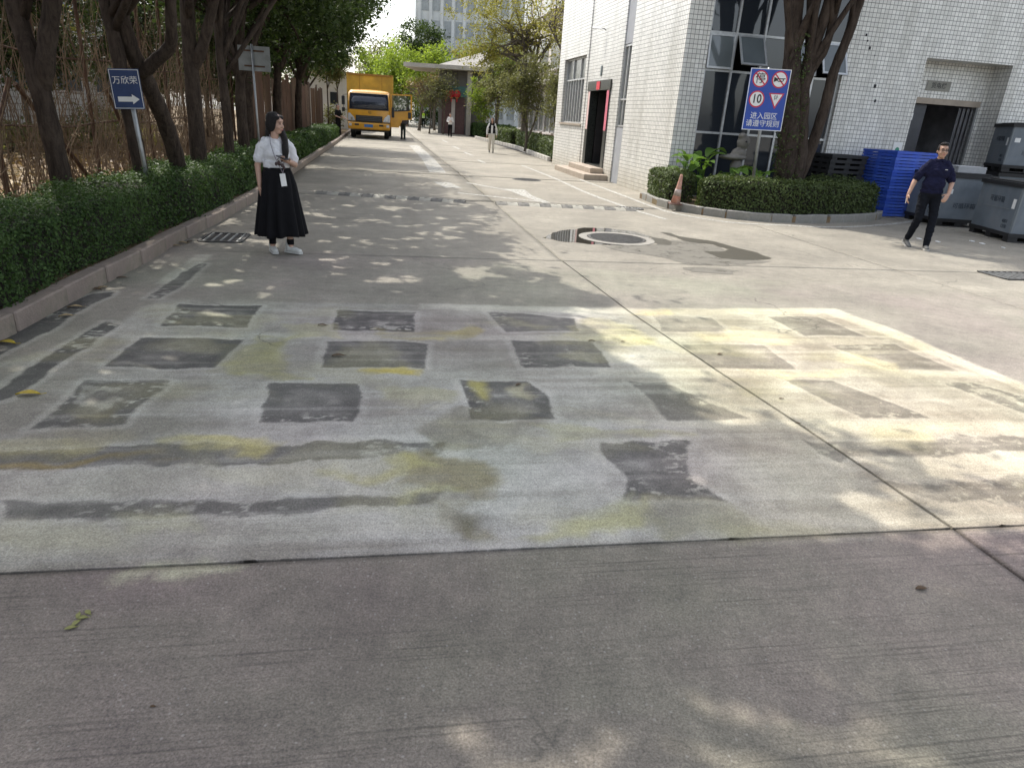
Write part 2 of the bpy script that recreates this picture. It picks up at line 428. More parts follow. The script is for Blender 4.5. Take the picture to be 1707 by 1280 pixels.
IRON = mat('cast_iron', (.085, .083, .08), .65, .4, 20, metal=.4, bmp=.4, bscale=80)
BARK = bark_mat('dark_bark', (.024, .017, .013), (.085, .064, .050))
BARK2 = bark_mat('grey_bark', (.06, .05, .04), (.17, .145, .115))
KERB2 = mat('grey_kerb_stone', (.29, .28, .255), .85, .22, 5, bmp=.5, bscale=60, dirt=((.12, .12, .08), 2.2, .7))
L_HEDGE = leafmat('hedge_leaves', (.018, .038, .014), (.045, .088, .026), (.10, .165, .05), .25)
L_HEDGE2 = leafmat('planter_hedge_leaves', (.022, .036, .013), (.06, .085, .03), (.13, .17, .065), .25)
L_DARK = leafmat('dark_tree_leaves', (.012, .024, .010), (.032, .056, .02), (.085, .125, .04), .3)
L_OLIVE = leafmat('olive_tree_leaves', (.05, .055, .02), (.10, .11, .045), (.21, .21, .095), .35)
L_LIME = leafmat('light_green_leaves', (.06, .10, .015), (.15, .23, .03), (.30, .38, .06), .45)
L_YELL = leafmat('yellow_green_leaves', (.09, .10, .02), (.19, .19, .05), (.34, .31, .09), .4)
L_BIG = leafmat('broad_plant_leaves', (.03, .07, .015), (.08, .16, .03), (.17, .28, .06), .35)
L_DRY = leafmat('dry_leaves', (.07, .035, .015), (.17, .10, .045), (.34, .24, .11), .15)

# ------------------------------------------------------------------ ground to the horizon
gm = MB(); gm.add([(-900, -300, 0), (900, -300, 0), (900, 1500, 0), (-900, 1500, 0)], [(0, 1, 2, 3)])
tag(gm.build('ground', mat('far_ground', (.23, .22, .19), .95, .3, .4), None, loc=(0, 0, -.075)), kind='structure')

# ------------------------------------------------------------------ road of concrete slabs
KERB_PTS = [(-2.6, -6), (-3.0, -2), (-3.42, 2.0), (-3.65, 4.64), (-3.86, 6.02), (-4.0, 7.14), (-4.18, 8.16), (-4.42, 9.97), (-4.83, 12.5), (-5.45, 15.6), (-6.14, 19.14), (-7.5, 26), (-8.94, 33.4), (-12.5, 51), (-20, 88)]
JOINT_PTS = [(4.2, -6), (3.1, -1.2), (2.55, 1.2), (2.23, 2.43), (2.15, 2.81), (1.83, 3.96), (1.56, 4.84), (1.10, 6.43), (.50, 8.95), (-.12, 11.99), (-.62, 14.56), (-2.19, 22.2), (-3.32, 27.5), (-8.2, 51), (-15.7, 88)]
def pl(pts, off=0.0):
    ys = np.array([p[1] for p in pts]); xs = np.array([p[0] for p in pts]) + off
    return lambda y: np.interp(y, ys, xs)
KX = pl(KERB_PTS); JX = pl(JOINT_PTS)
def slab_pts(L0, L1, y0, y1, ns, ntt, gap_s=.008, gap_t=.006, rough=0):
    yb = np.linspace(y0, y1, ntt); 
    def side(Lf):
        y = yb.copy()
        for _ in range(6): y = yb + .19 * (Lf(y) - JX(yb))
        return np.stack([Lf(y), y], 1)
    A = side(L0); B = side(L1)
    wdt = np.linalg.norm(B - A, axis=1)[:, None]; ln = abs(y1 - y0)
    s = np.linspace(0, 1, ns)[None, :] * (1 - 2 * gap_s / wdt) + gap_s / wdt
    P = A[:, None, :] * (1 - s[:, :, None]) + B[:, None, :] * s[:, :, None]
    d = (P[-1] - P[0]); d /= np.linalg.norm(d, axis=1)[:, None]
    P[0] += d * gap_t; P[-1] -= d * gap_t
    if rough:
        P[0] += d * (fbm(P[0][:, 0] * 9, P[0][:, 1] * 9)[:, None] ** 3) * rough * 2.2
        P[-1] -= d * (fbm(P[-1][:, 0] * 9, P[-1][:, 1] * 9)[:, None] ** 3) * rough
        e = (P[:, 1] - P[:, 0]); e /= np.linalg.norm(e, axis=1)[:, None]
        P[:, 0] += e * (fbm(P[:, 0, 0] * 8, P[:, 0, 1] * 8)[:, None] ** 3) * rough
        P[:, -1] -= e * (fbm(P[:, -1, 0] * 8 + 40, P[:, -1, 1] * 8)[:, None] ** 3) * rough
    return P
road_base = MB(); pb = []
for y in (-6, 0, 6, 14, 24, 34, 51, 88): pb.append((KX(y) - .15, y))
for y in (88, 51, 34, 24, 14, 6, 0, -6): pb.append((JX(y) + 22, y))
n_ = len(pb); road_base.add([(p[0], p[1], 0) for p in pb], [(i, n_ - 1 - i, n_ - 2 - i, i + 1) for i in range(n_ // 2 - 1)])
road = road_base.build('road', DARK, None, loc=(0, 0, -.03)); tag(road, kind='structure')

def poly_sd(X, Y, poly):
    """signed distance to a polygon, negative inside"""
    d = np.full(X.shape, 1e9); ins = np.zeros(X.shape, bool); n = len(poly)
    for i in range(n):
        ax, ay = poly[i]; bx, by = poly[(i + 1) % n]
        ex, ey = bx - ax, by - ay; wx, wy = X - ax, Y - ay
        t = np.clip((wx * ex + wy * ey) / (ex * ex + ey * ey + 1e-12), 0, 1)
        d = np.minimum(d, (wx - ex * t) ** 2 + (wy - ey * t) ** 2)
        c = ((ay > Y) != (by > Y)) & (X < (bx - ax) * (Y - ay) / (by - ay + 1e-12) + ax)
        ins ^= c
    d = np.sqrt(d); return np.where(ins, -d, d)
def gpoly(pts): return [gz(*p) for p in pts]
DIRTY = np.array([.268, .248, .212]); CLEAN = np.array([.51, .495, .455]); PATCH = np.array([.098, .094, .088])
patches = [   # remains of old markings: outline in photo pixels, darkness
 ([(292, 508), (434, 510), (405, 546), (272, 543)], 1.0), ([(560, 517), (698, 520), (690, 553), (552, 550)], 1.0), ([(815, 519), (955, 530), (962, 552), (845, 553)], .8),
 ([(1085, 527), (1185, 528), (1215, 553), (1105, 552)], .48), ([(1280, 528), (1365, 529), (1445, 561), (1340, 560)], .62),
 ([(235, 562), (408, 565), (362, 613), (175, 612)], .95), ([(543, 570), (668, 570), (718, 573), (708, 612), (535, 612)], .9), ([(850, 568), (985, 570), (1018, 612), (878, 613)], .85),
 ([(1135, 574), (1275, 576), (1325, 615), (1190, 614)], .55), ([(1385, 576), (1490, 574), (1600, 618), (1478, 616)], .6),
 ([(140, 635), (276, 635), (200, 710), (52, 711)], .9), ([(450, 636), (598, 640), (604, 660), (595, 703), (430, 706)], .85), ([(765, 634), (880, 635), (910, 655), (932, 700), (785, 701)], .95),
 ([(1052, 636), (1110, 636), (1250, 698), (1115, 700)], .6), ([(1310, 634), (1390, 635), (1555, 697), (1445, 699)], .66), ([(1570, 638), (1620, 637), (1715, 665), (1715, 692)], .66),
 ([(-60, 752), (400, 741), (750, 737), (745, 755), (560, 768), (270, 776), (-60, 787)], .8), ([(0, 836), (400, 833), (735, 820), (730, 836), (400, 858), (0, 864)], .72),
 ([(995, 740), (1148, 735), (1140, 770), (1150, 800), (1205, 838), (1040, 838), (1045, 800), (1000, 755)], .85),
 ([(1335, 735), (1740, 724), (1740, 752), (1460, 760), (1395, 768)], .62), ([(1450, 808), (1660, 800), (1740, 790), (1740, 838), (1560, 832)], .55),
 ([(150, 490), (192, 486), (90, 545), (-10, 600), (-20, 575)], 1.05), ([(179, 535), (200, 541), (0, 672), (-30, 665)], 1.0), ([(240, 498), (270, 480), (330, 440), (345, 440), (300, 480), (262, 499)], .8)]
halos = [([(200, 560), (420, 556), (1000, 560), (1480, 566), (1480, 573), (1000, 567), (420, 563), (200, 567)], .5),
 ([(1000, 616), (1620, 619), (1640, 628), (1000, 626)], .6), ([(1000, 700), (1700, 702), (1720, 722), (1250, 716)], .55), ([(700, 506), (1060, 514), (1390, 515), (1420, 524), (1050, 523), (700, 515)], .7),
 ([(1390, 516), (1480, 545), (1715, 645), (1715, 655), (1450, 548), (1380, 524)], .7), ([(1440, 765), (1740, 756), (1740, 786), (1660, 797), (1480, 800)], .7), ([(0, 866), (760, 845), (760, 880), (0, 930)], .35), ([(0, 790), (740, 770), (720, 815), (0, 832)], .45), ([(262, 472), (330, 424), (352, 424), (300, 472)], .5)]
yellows = [([(640, 553), (700, 553), (760, 548), (795, 543), (812, 548), (790, 560), (720, 567), (650, 562)], (.40, .34, .10), .8), ([(600, 614), (660, 606), (698, 610), (690, 619), (640, 621)], (.52, .42, .08), .85),
 ([(680, 770), (740, 752), (790, 760), (800, 800), (780, 830), (720, 822), (665, 800)], (.22, .185, .085), .8), ([(750, 690), (880, 700), (930, 705), (860, 735), (760, 740), (710, 720)], (.15, .135, .09), .7),
 ([(0, 762), (160, 765), (260, 770), (0, 778)], (.26, .19, .05), .7), ([(230, 742), (300, 738), (440, 735), (420, 748), (240, 752)], (.45, .40, .14), .7), ([(1040, 850), (1180, 840), (1260, 870), (1200, 892), (1050, 894)], (.20, .185, .10), .5),
 ([(780, 865), (800, 850), (815, 885), (790, 890)], (.13, .12, .085), .8), ([(1000, 540), (1050, 545), (1090, 566), (990, 572)], (.62, .56, .34), .55), ([(1230, 545), (1330, 560), (1300, 572), (1220, 560)], (.64, .59, .40), .5),
 ([(1410, 590), (1500, 610), (1490, 624), (1400, 605)], (.64, .60, .42), .5), ([(780, 636), (812, 634), (806, 660), (792, 662)], (.45, .40, .13), .8), ([(850, 645), (882, 640), (900, 660), (880, 664)], (.50, .46, .30), .6),
 ([(900, 715), (1010, 722), (1060, 715), (1150, 722), (1060, 732), (930, 735)], (.42, .40, .20), .5), ([(1050, 515), (1110, 515), (1110, 524), (1055, 524)], (.62, .50, .24), .7), ([(100, 700), (200, 690), (190, 735), (90, 730)], (.24, .21, .11), .6), ([(390, 570), (470, 565), (450, 615), (380, 620)], (.26, .25, .13), .6), ([(200, 948), (400, 944), (400, 950), (205, 956)], (.50, .50, .34), .8), ([(970, 860), (1060, 835), (1050, 890), (960, 892)], (.44, .43, .27), .6)]
yellows2 = [([(430, 560), (480, 565), (470, 612), (520, 622), (420, 626), (395, 610)], (.33, .31, .13), .7), ([(300, 745), (430, 728), (470, 735), (400, 752), (310, 762)], (.46, .42, .20), .5), ([(640, 640), (740, 650), (720, 690), (650, 670)], (.40, .37, .19), .5),
 ([(960, 530), (1010, 535), (1060, 556), (1100, 572), (1000, 575), (940, 566)], (.60, .54, .28), .45), ([(600, 778), (700, 765), (740, 772), (640, 790), (560, 790)], (.45, .41, .18), .7), ([(640, 822), (720, 815), (745, 824), (660, 836)], (.50, .47, .23), .7), ([(190, 850), (330, 846), (330, 872), (200, 880)], (.42, .41, .25), .55),
 ([(470, 545), (560, 540), (560, 562), (480, 566)], (.44, .41, .20), .6), ([(0, 725), (60, 722), (140, 735), (120, 750), (0, 748)], (.36, .32, .15), .6), ([(1180, 560), (1290, 566), (1300, 574), (1180, 570)], (.62, .57, .32), .6), ([(1250, 620), (1420, 622), (1420, 632), (1260, 630)], (.60, .55, .32), .55), ([(1430, 706), (1600, 708), (1590, 718), (1440, 716)], (.60, .56, .36), .5), ([(880, 880), (1000, 870), (1090, 850), (1060, 892), (900, 897)], (.40, .38, .20), .65), ([(720, 830), (780, 840), (830, 880), (760, 880)], (.20, .18, .11), .6)]
ETCH = gpoly([(-160, 650), (60, 590), (200, 540), (262, 499), (560, 505), (1060, 514), (1390, 515), (1480, 545), (1740, 655), (1900, 760), (1900, 880), (1590, 884), (-200, 960)])
def stain(P):
    X, Y = P[..., 0], P[..., 1]
    wx = (fbm(X * 3.1, Y * 3.1) - .5); wy = (fbm(X * 3.1 + 50, Y * 3.1 + 9) - .5)
    Xd = X + wx * .09 + (fbm(X * 22, Y * 22) - .5) * .025; Yd = Y + wy * .09 + (fbm(X * 22 + 30, Y * 22) - .5) * .025
    big = fbm(X * .55 + 3, Y * .55); mid = fbm(X * 2.4, Y * 2.4 + 8, 5); fine = fbm(X * 11, Y * 11, 4)
    u = X * .98 + Y * .19; v = -X * .19 + Y * .98                     # across / along the lane
    streak = fbm(u * .7, v * 14, 4)
    C = DIRTY[None] * (0.80 + .30 * big + .22 * (mid - .5) + .16 * (fine - .5))[..., None]
    fg_ = sstep(.05, -.02, v - (2.81 * .98 - 2.15 * .19))[..., None]        # the never-washed slab before the cross joint
    C = C * (1 - fg_ * (1 - np.array([.84, .795, .80])))
    C = C * (1 + .13 * (fbm(X * .8 + 70, Y * .8) - .5)[..., None] * fg_ * np.array([1., -1., 1.2]))
    ty = np.minimum(np.abs(u - (.15 + .02 * v)), np.abs(u - (1.75 + .02 * v)))      # faint tyre tracks
    C = C * (1 - .13 * sstep(.16, .04, ty + .10 * (mid - .5)) * sstep(8.5, 10, v))[..., None]
    A = np.full(X.shape, .75) + .25 * fg_[..., 0]
    hit = (X > -6) & (X < 8) & (Y > 1.6) & (Y < 8.4)
    if hit.any():
        h = hit; x, y = Xd[h], Yd[h]; c = C[h]; a = A[h]
        e = sstep(.05, -.05, poly_sd(x, y, ETCH))
        amt = e * np.clip(.50 + 1.25 * (mid[h] - .5) + 1.1 * (big[h] - .5) + .8 * (streak[h] - .5), .08, 1.0) * (1 - .45 * sstep(1.2, -.4, x) * sstep(3.9, 4.7, y))
        c = c * (1 - amt[:, None]) + CLEAN[None] * (0.9 + .25 * (fine[h] - .5)[:, None] + .22 * (streak[h] - .5)[:, None]) * amt[:, None]
        a = a * (1 - .55 * e)
        for poly, k in halos:
            q = sstep(.05, -.03, poly_sd(x, y, gpoly(poly))) * k * (.35 + .9 * mid[h])
            c = c * (1 - q[:, None]) + np.array([.56, .54, .465])[None] * q[:, None]
        fl2 = fbm(x * 20 + 5, y * 34, 4); fl3 = fbm(x * 5 + 11, y * 5, 5)
        for ip, (poly, k) in enumerate(patches):
            rag = (fbm(x * 7, y * 2.5 + ip) - .5) * .10 if ip >= 16 else (fbm(x * 2.2 + ip * 3, y * 2.2) - .5) * .07
            sd = poly_sd(x, y + rag, gpoly(poly))
            q = sstep(.010, -.007, sd) * k
            inner = sstep(-.05, -.16, sd + .12 * (mid[h] - .5)) * np.clip((fine[h] * .5 + mid[h] * .9) - .38, 0, 1) * 1.3    # rubbed thin inside
            scr = sstep(.60, .70, streak[h]) * .55 + sstep(.66, .74, fine[h]) * .3
            q = np.clip(q * (1.0 - .42 * np.clip(inner, 0, 1) - scr * .45), 0, 1)
            rim = sstep(.05, .012, np.abs(sd - .02)) * .22 * k                                                              # pale rim where it was scrubbed
            c = c * (1 - rim[:, None]) + np.array([.62, .60, .55])[None] * rim[:, None]
            c = c * (1 - q[:, None]) + PATCH[None] * (0.75 + .6 * fine[h][:, None]) * q[:, None]
            chip = sstep(.10, .0, np.abs(sd + .05)) * sstep(.60, .66, fl2) * .8 + sstep(-.02, -.06, sd) * sstep(.66, .70, fl3) * .55      # flakes of pale scum
            chip = np.clip(chip, 0, 1) * k * sstep(.50, .60, fbm(x * 1.5 + ip * 7.3, y * 1.5))
            c = c * (1 - chip[:, None]) + np.array([.50, .49, .43])[None] * chip[:, None]
        for poly, col, k in yellows + yellows2:
            q = sstep(.06, -.04, poly_sd(x + wx[h] * .3, y + wy[h] * .3, gpoly(poly))) * k * np.clip(2.4 * (mid[h] * .6 + streak[h] * .5) - .60, .12, .95)
            c = c * (1 - q[:, None]) + np.array(col)[None] * q[:, None]
        wm2 = (sstep(.6, 1.6, x) * e)[:, None]; c = c * (1 - wm2 * (1 - np.array([1.02, .99, .86])[None]))
        hz = (fbm(x * .9 + 33, y * .9) - .5)[:, None]; c = c * (1 + hz * np.array([.10, -.07, .10])[None])      # faint lilac and green casts left by the cleaner
        yw = sstep(.56, .78, fbm(x * 1.7 + 90, y * 2.6)) * e * .22
        c = c * (1 - yw[:, None]) + np.array([.44, .41, .22])[None] * yw[:, None]
        C[h] = c; A[h] = a
    return np.concatenate([C, A[..., None]], -1)
def make_slab(L0, L1, y0, y1, cell, rough=0):
    wdt = abs(float(L1((y0 + y1) / 2) - L0((y0 + y1) / 2))); ns = max(2, int(wdt / cell) + 1); ntt = max(2, int((y1 - y0) / cell) + 1)
    P = slab_pts(L0, L1, y0, y1, ns, ntt, .006 if cell < .1 else .012, .003 if cell < .1 else .012, rough)
    col = stain(P)
    if cell < .05:      # dirt along the joint edges
        for e_, k_ in ((0, .55),):
            if cell > .03 and e_: continue
            col[e_, :, :3] *= k_; col[-1 - e_, :, :3] *= k_; col[:, e_, :3] *= k_; col[:, -1 - e_, :3] *= k_
    col = col.reshape(-1, 4)
    n0 = ns * ntt; V = np.concatenate([P.reshape(-1, 2), np.zeros((n0, 1))], 1)
    I = np.arange(n0).reshape(ntt, ns)
    Fq = np.stack([I[:-1, :-1], I[:-1, 1:], I[1:, 1:], I[1:, :-1]], -1).reshape(-1, 4)
    ring = np.concatenate([I[0, :], I[1:, -1], I[-1, -2::-1], I[-2:0:-1, 0]])
    Vb = V[ring].copy(); Vb[:, 2] = -.034
    k = len(ring); j = np.arange(k); side = np.stack([ring, n0 + j, n0 + (j + 1) % k, np.roll(ring, -1)], 1)
    me = npmesh('slab', np.concatenate([V, Vb]), np.concatenate([Fq, side]), ROAD)
    dk = col[ring].copy(); dk[:, :3] *= .15
    colr = np.concatenate([col, dk]).astype(np.float32)
    at = me.color_attributes.new('stain', 'FLOAT_COLOR', 'POINT'); at.data.foreach_set('color', colr.ravel())
    o = obj('slab', me, road); o.location = (0, 0, .03); return o
LL = [lambda y: KX(y) - .10, JX, lambda y: JX(y) + 5.0, lambda y: JX(y) + 10.0, lambda y: JX(y) + 15.5, lambda y: JX(y) + 21]
TY = [-6.2, -2.9, 2.81, 8.75, 14.62, 20.5, 26.5, 32.5, 38.5, 44.5, 51, 58, 66, 76, 87]
for i in range(5):
    for k in range(len(TY) - 1):
        if i >= 2 and TY[k] > 20: continue
        cell, rg = .4, 0
        if i < 2 and k == 2: cell, rg = .0125, .010
        elif i < 2 and k == 1: cell, rg = .035, .010
        elif i < 3 and k in (2, 3): cell = .08
        make_slab(LL[i], LL[i + 1], TY[k], TY[k + 1], cell, rg)

# ------------------------------------------------------------------ painted lines, drains, puddle
def strip(name, pts, width, z=.005, material=None, label=None):
    P = [Vector(p) for p in pts]; m = MB(); vs = []
    for i, p in enumerate(P):
        t = (P[min(i + 1, len(P) - 1)] - P[max(i - 1, 0)]).normalized(); nrm = Vector((-t.y, t.x))
        wv = width[i] if hasattr(width, '__len__') else width
        vs += [(*(p + nrm * wv / 2), z), (*(p - nrm * wv / 2), z)]
    m.add(vs, [(2 * i, 2 * i + 1, 2 * i + 3, 2 * i + 2) for i in range(len(P) - 1)])
    o = m.build(name, material or LINE); tag(o, kind='structure'); return o
def dense(pts, k=6):
    out = []
    n = len(pts)
    for i in range(n - 1):
        p0, p1, p2, p3 = [Vector(pts[max(0, min(n - 1, j))]) for j in (i - 1, i, i + 1, i + 2)]
        for s in range(k):
            t = s / k
            out.append(.5 * ((2 * p1) + (p2 - p0) * t + (2 * p0 - 5 * p1 + 4 * p2 - p3) * t * t + (3 * p1 - p0 - 3 * p2 + p3) * t ** 3))
    out.append(Vector(pts[-1])); return out
strip('edge_line', dense([gz(*p) for p in [(870, 276), (925, 298), (976, 321), (1030, 341), (1062, 352), (1110, 366)]]), .12)
strip('edge_line', dense([gz(*p) for p in [(965, 299), (1040, 327), (1085, 344), (1128, 357), (1216, 371), (1304, 376), (1370, 379), (1435, 378), (1503, 372), (1530, 366)]]), .12, .006)
strip('lane_line', dense([gz(*p) for p in [(690, 243), (712, 264), (730, 288)]]), [.5] * 13, material=LINE2)
strip('lane_line', [gz(735, 304), gz(757, 314)], .42, material=LINE2)
strip('turn_arrow', [gz(778, 305), gz(860, 320)], .14); strip('turn_arrow', [gz(858, 316), gz(876, 326), gz(912, 339)], [.5, .3, .2], .0065); strip('stop_line', [gz(762, 322), gz(905, 337)], .14, .0055)
for a, b_ in (((738, 234), (746, 238)), ((755, 244), (766, 249)), ((774, 254), (788, 260)), ((797, 267), (808, 272))): strip('lane_dash', [gz(*a), gz(*b_)], .16)

mh = thing('manhole_cover', 'round cast iron slotted manhole cover set in pale concrete beside the puddle', 'manhole', (1.5, 10.87, 0))
MB().lathe([(.60, .003), (.60, .008), (.47, .010), (.47, .003)], 40).build('concrete_ring', mat('pale_mortar', (.27, .255, .225), .85, .2, 8), mh)
q = MB().lathe([(.455, .002), (.455, .013), (.43, .016), (.43, .010), (0.01, .010)], 40).build('cover_plate', IRON, mh)
for i in range(-8, 9):
    L = math.sqrt(max(.0, .41 ** 2 - (i * .05) ** 2))
    if L > .06: MB().box((0, i * .05, .0135), (2 * L, .024, .009)).build('rib', IRON, mh)
mh2 = thing('manhole_cover', 'dark round manhole cover in the lane near the doorway steps', 'manhole', (*gz(878, 300), 0))
MB().lathe([(.42, .002), (.42, .009), (.39, .012), (.01, .012)], 28).build('cover_plate', IRON, mh2)
for i in range(-4, 5):
    L = math.sqrt(.36 ** 2 - (i * .08) ** 2); MB().box((0, i * .08, .014), (2 * L, .03, .006)).build('rib', IRON, mh2)
def sheet(name, pix, z, material, rough=.06, kind='structure'):
    P = [Vector(gz(*p)) for p in pix]; out = []
    for i in range(len(P)):
        a, b_ = P[i], P[(i + 1) % len(P)]; n = max(1, int((b_ - a).length / .05))
        for s in range(n):
            p = a.lerp(b_, s / n); out.append(p + Vector((fbm(np.array(p.x * 5), np.array(p.y * 5)) - .5, fbm(np.array(p.x * 5 + 20), np.array(p.y * 5)) - .5)) * rough * 2.5)
    bm = bmesh.new(); vs = [bm.verts.new((p.x, p.y, z)) for p in out]; f = bm.faces.new(vs); f.normal_update()
    if f.normal.z < 0: f.normal_flip()
    bmesh.ops.triangulate(bm, faces=bm.faces); me = bpy.data.meshes.new(name); bm.to_mesh(me); bm.free(); me.materials.append(material)
    return tag(obj(name, me), kind=kind)
m_, n_n, b_n = _nodes('standing_water'); b_n.inputs['Base Color'].default_value = (.05, .046, .038, 1); b_n.inputs['Specular IOR Level'].default_value = .6
n_n.links.new(math_(n_n, 'MULTIPLY', noise(n_n, 6, 2), .05), b_n.inputs['Roughness']); bump(n_n, b_n, noise(n_n, 3, 2), .02, .01); WATER = m_
m_, n_n, b_n = _nodes('damp_concrete'); nz_ = noise(n_n, 9, 6, .7); n_n.links.new(mixc(n_n, nz_, (.035, .031, .020), (.075, .068, .048)), b_n.inputs['Base Color']); b_n.inputs['Roughness'].default_value = .55; bump(n_n, b_n, noise(n_n, 70, 4), .3, .005); DAMP = m_
m_, n_n, b_n = _nodes('drying_concrete'); nz_ = noise(n_n, 5, 6, .7); n_n.links.new(mixc(n_n, nz_, (.11, .102, .082), (.18, .168, .14)), b_n.inputs['Base Color']); b_n.inputs['Roughness'].default_value = .75
t_ = N(n_n, 'ShaderNodeBsdfTransparent'); mx_ = N(n_n, 'ShaderNodeMixShader'); n_n.links.new(ramp(n_n, noise(n_n, 4, 5, .7), .5, .78), mx_.inputs[0]); n_n.links.new(b_n.outputs[0], mx_.inputs[1]); n_n.links.new(t_.outputs[0], mx_.inputs[2]); n_n.links.new(mx_.outputs[0], n_n.nodes['Material Output'].inputs[0]); DRY = m_
sheet('puddle', [(906, 397), (930, 386), (975, 380), (1010, 380), (1060, 387), (1085, 395), (1050, 400), (1078, 408), (1040, 410), (990, 408), (940, 403)], .0025, WATER)
sheet('wet_patch', [(1080, 395), (1102, 398), (1122, 404), (1118, 409), (1098, 408), (1085, 403)], .0035, DAMP)
sheet('wet_patch', [(1104, 388), (1118, 389), (1140, 396), (1180, 401), (1225, 412), (1262, 422), (1288, 432), (1240, 434), (1205, 431), (1170, 419), (1200, 420), (1218, 417), (1190, 408), (1150, 404), (1130, 398)], .0040, DAMP)
sheet('damp_stain', [(1000, 411), (1085, 409), (1120, 400), (1150, 404), (1200, 412), (1235, 432), (1290, 436), (1230, 442), (1190, 440), (1150, 434), (1110, 430), (1040, 420)], .0027, DRY)
sheet('damp_stain', [(1030, 413), (1090, 410), (1130, 414), (1180, 424), (1225, 438), (1210, 444), (1150, 442), (1110, 430), (1070, 422)], .0030, DRY)
sheet('damp_stain', [(1140, 446), (1200, 447), (1235, 452), (1210, 458), (1160, 455)], .0032, DRY)
def grate(label, loc, rz, sx, sy, nb):
    g = thing('drain_grate', label, 'drain', loc, rz)
    f = MB()
    for s in (-1, 1): f.bb(-sx / 2, sx / 2, s * sy / 2 - .02, s * sy / 2 + .02, .001, .018); f.bb(s * sx / 2 - .02, s * sx / 2 + .02, -sy / 2 + .021, sy / 2 - .021, .001, .0175)
    f.build('frame', IRON, g)
    MB().bb(-sx / 2 + .03, sx / 2 - .03, -sy / 2 + .03, sy / 2 - .03, .001, .004).build('pit', mat('drain_pit_dark', (.05, .045, .04), .9, .4, 20), g)  # thin dark plate under the bars, in place of an open pit
    for i in range(nb):
        x = -sx / 2 + sx * (i + .5) / nb; MB().bb(x - .012, x + .012, -sy / 2 + .02, sy / 2 - .02, .004, .015).build('bar', STEEL, g)
grate('steel bar drain grate in the gutter by the kerb near the long hedge', (*gz(375, 397), 0), R(11), .5, .62, 5)
grate('wide dark drain grate in the yard beside the grey containers', (*gz(1700, 461), 0), R(12), .95, .5, 9)
grate('narrow drain grate at the lane edge beside the planter tip', (*gz(1050, 348), 0), R(12), .5, .3, 7)

# speed bumps made of bolted segments
BK = mat('worn_black_rubber', (.12, .117, .108), .8, .35, 20, dirt=((.27, .255, .22), 6, .8)); YL = mat('worn_pale_rubber', (.36, .345, .29), .75, .3, 20, dirt=((.25, .24, .21), 5, .9))
def speed_bump(label, a, b_, nseg):
    A, B = Vector((*gz(*a), 0)), Vector((*gz(*b_), 0)); L = (B - A).length; rz = math.atan2(B.y - A.y, B.x - A.x)
    o = thing('speed_bump', label, 'speed bump', A, rz); s = L / nseg
    prof = [(-.17, 0), (-.15, .012), (-.07, .042), (.07, .042), (.15, .012), (.17, 0)]
    for i in range(nseg):
        m = MB(); x0, x1 = i * s + .004, (i + 1) * s - .004
        vs = [(x0, p[0], p[1]) for p in prof] + [(x1, p[0], p[1]) for p in prof]
        m.add(vs, [tuple(range(6)), tuple(range(11, 5, -1))] + [(j + 1, j, j + 6, j + 7) for j in range(5)] + [(0, 5, 11, 6)])
        m.box(((x0 + x1) / 2, 0, .046), (.06, .06, .008))
        m.build('segment', (BK, YL)[i % 2], o)
speed_bump('worn rubber speed bump lying across the tree-shaded left lane', (528, 322), (776, 338), 13)
speed_bump('worn rubber speed bump lying across the sunlit lane before the planter', (826, 340), (1058, 351), 13)

# ------------------------------------------------------------------ left kerb
ker = thing('kerb', 'long straight concrete kerb between the road and the left hedge', 'kerb', (KX(5.0), 5.0, 0))
st_me = MB().box((0, 0, .06), (.785, .14, .18), None, .012).mesh('kerb_stone', KERB)
y = -1.0; ci = 0
kp = [Vector((KX(v), v)) for v in np.arange(-4, 62, .05)]
acc = 0; last = kp[0]; nxt = .4
for i in range(1, len(kp)):
    acc += (kp[i] - kp[i - 1]).length
    if acc >= nxt:
        t = kp[i] - kp[i - 1]; o = obj('kerb_stone', st_me, ker)
        o.location = (kp[i].x - .07 - KX(5.0), kp[i].y - 5.0, random.uniform(-.004, .004)); o.rotation_euler = (random.uniform(-.01, .01), 0, math.atan2(t.y, t.x) + random.uniform(-.006, .006)); nxt += .792
# planting bed behind it
bed = MB(); ys = list(np.arange(-6, 90, 1.5)); vs = []; xo = [-.13, -.5, -1.6, -3, -6, -10, -16, -40]; zo = [.10, .13, .16, .2, .25, .3, .3, .3]
for yy in ys:
    for k, (xx, zz) in enumerate(zip(xo, zo)): vs.append((KX(yy) + xx, yy, zz + .06 * (random.random() - .5) * (k > 1)))
kx = len(xo)
bed.add(vs, [(j * kx + i + 1, j * kx + i, (j + 1) * kx + i, (j + 1) * kx + i + 1) for j in range(len(ys) - 1) for i in range(kx - 1)])
tag(bed.build('planting_bed', SOIL, None, True), kind='structure')
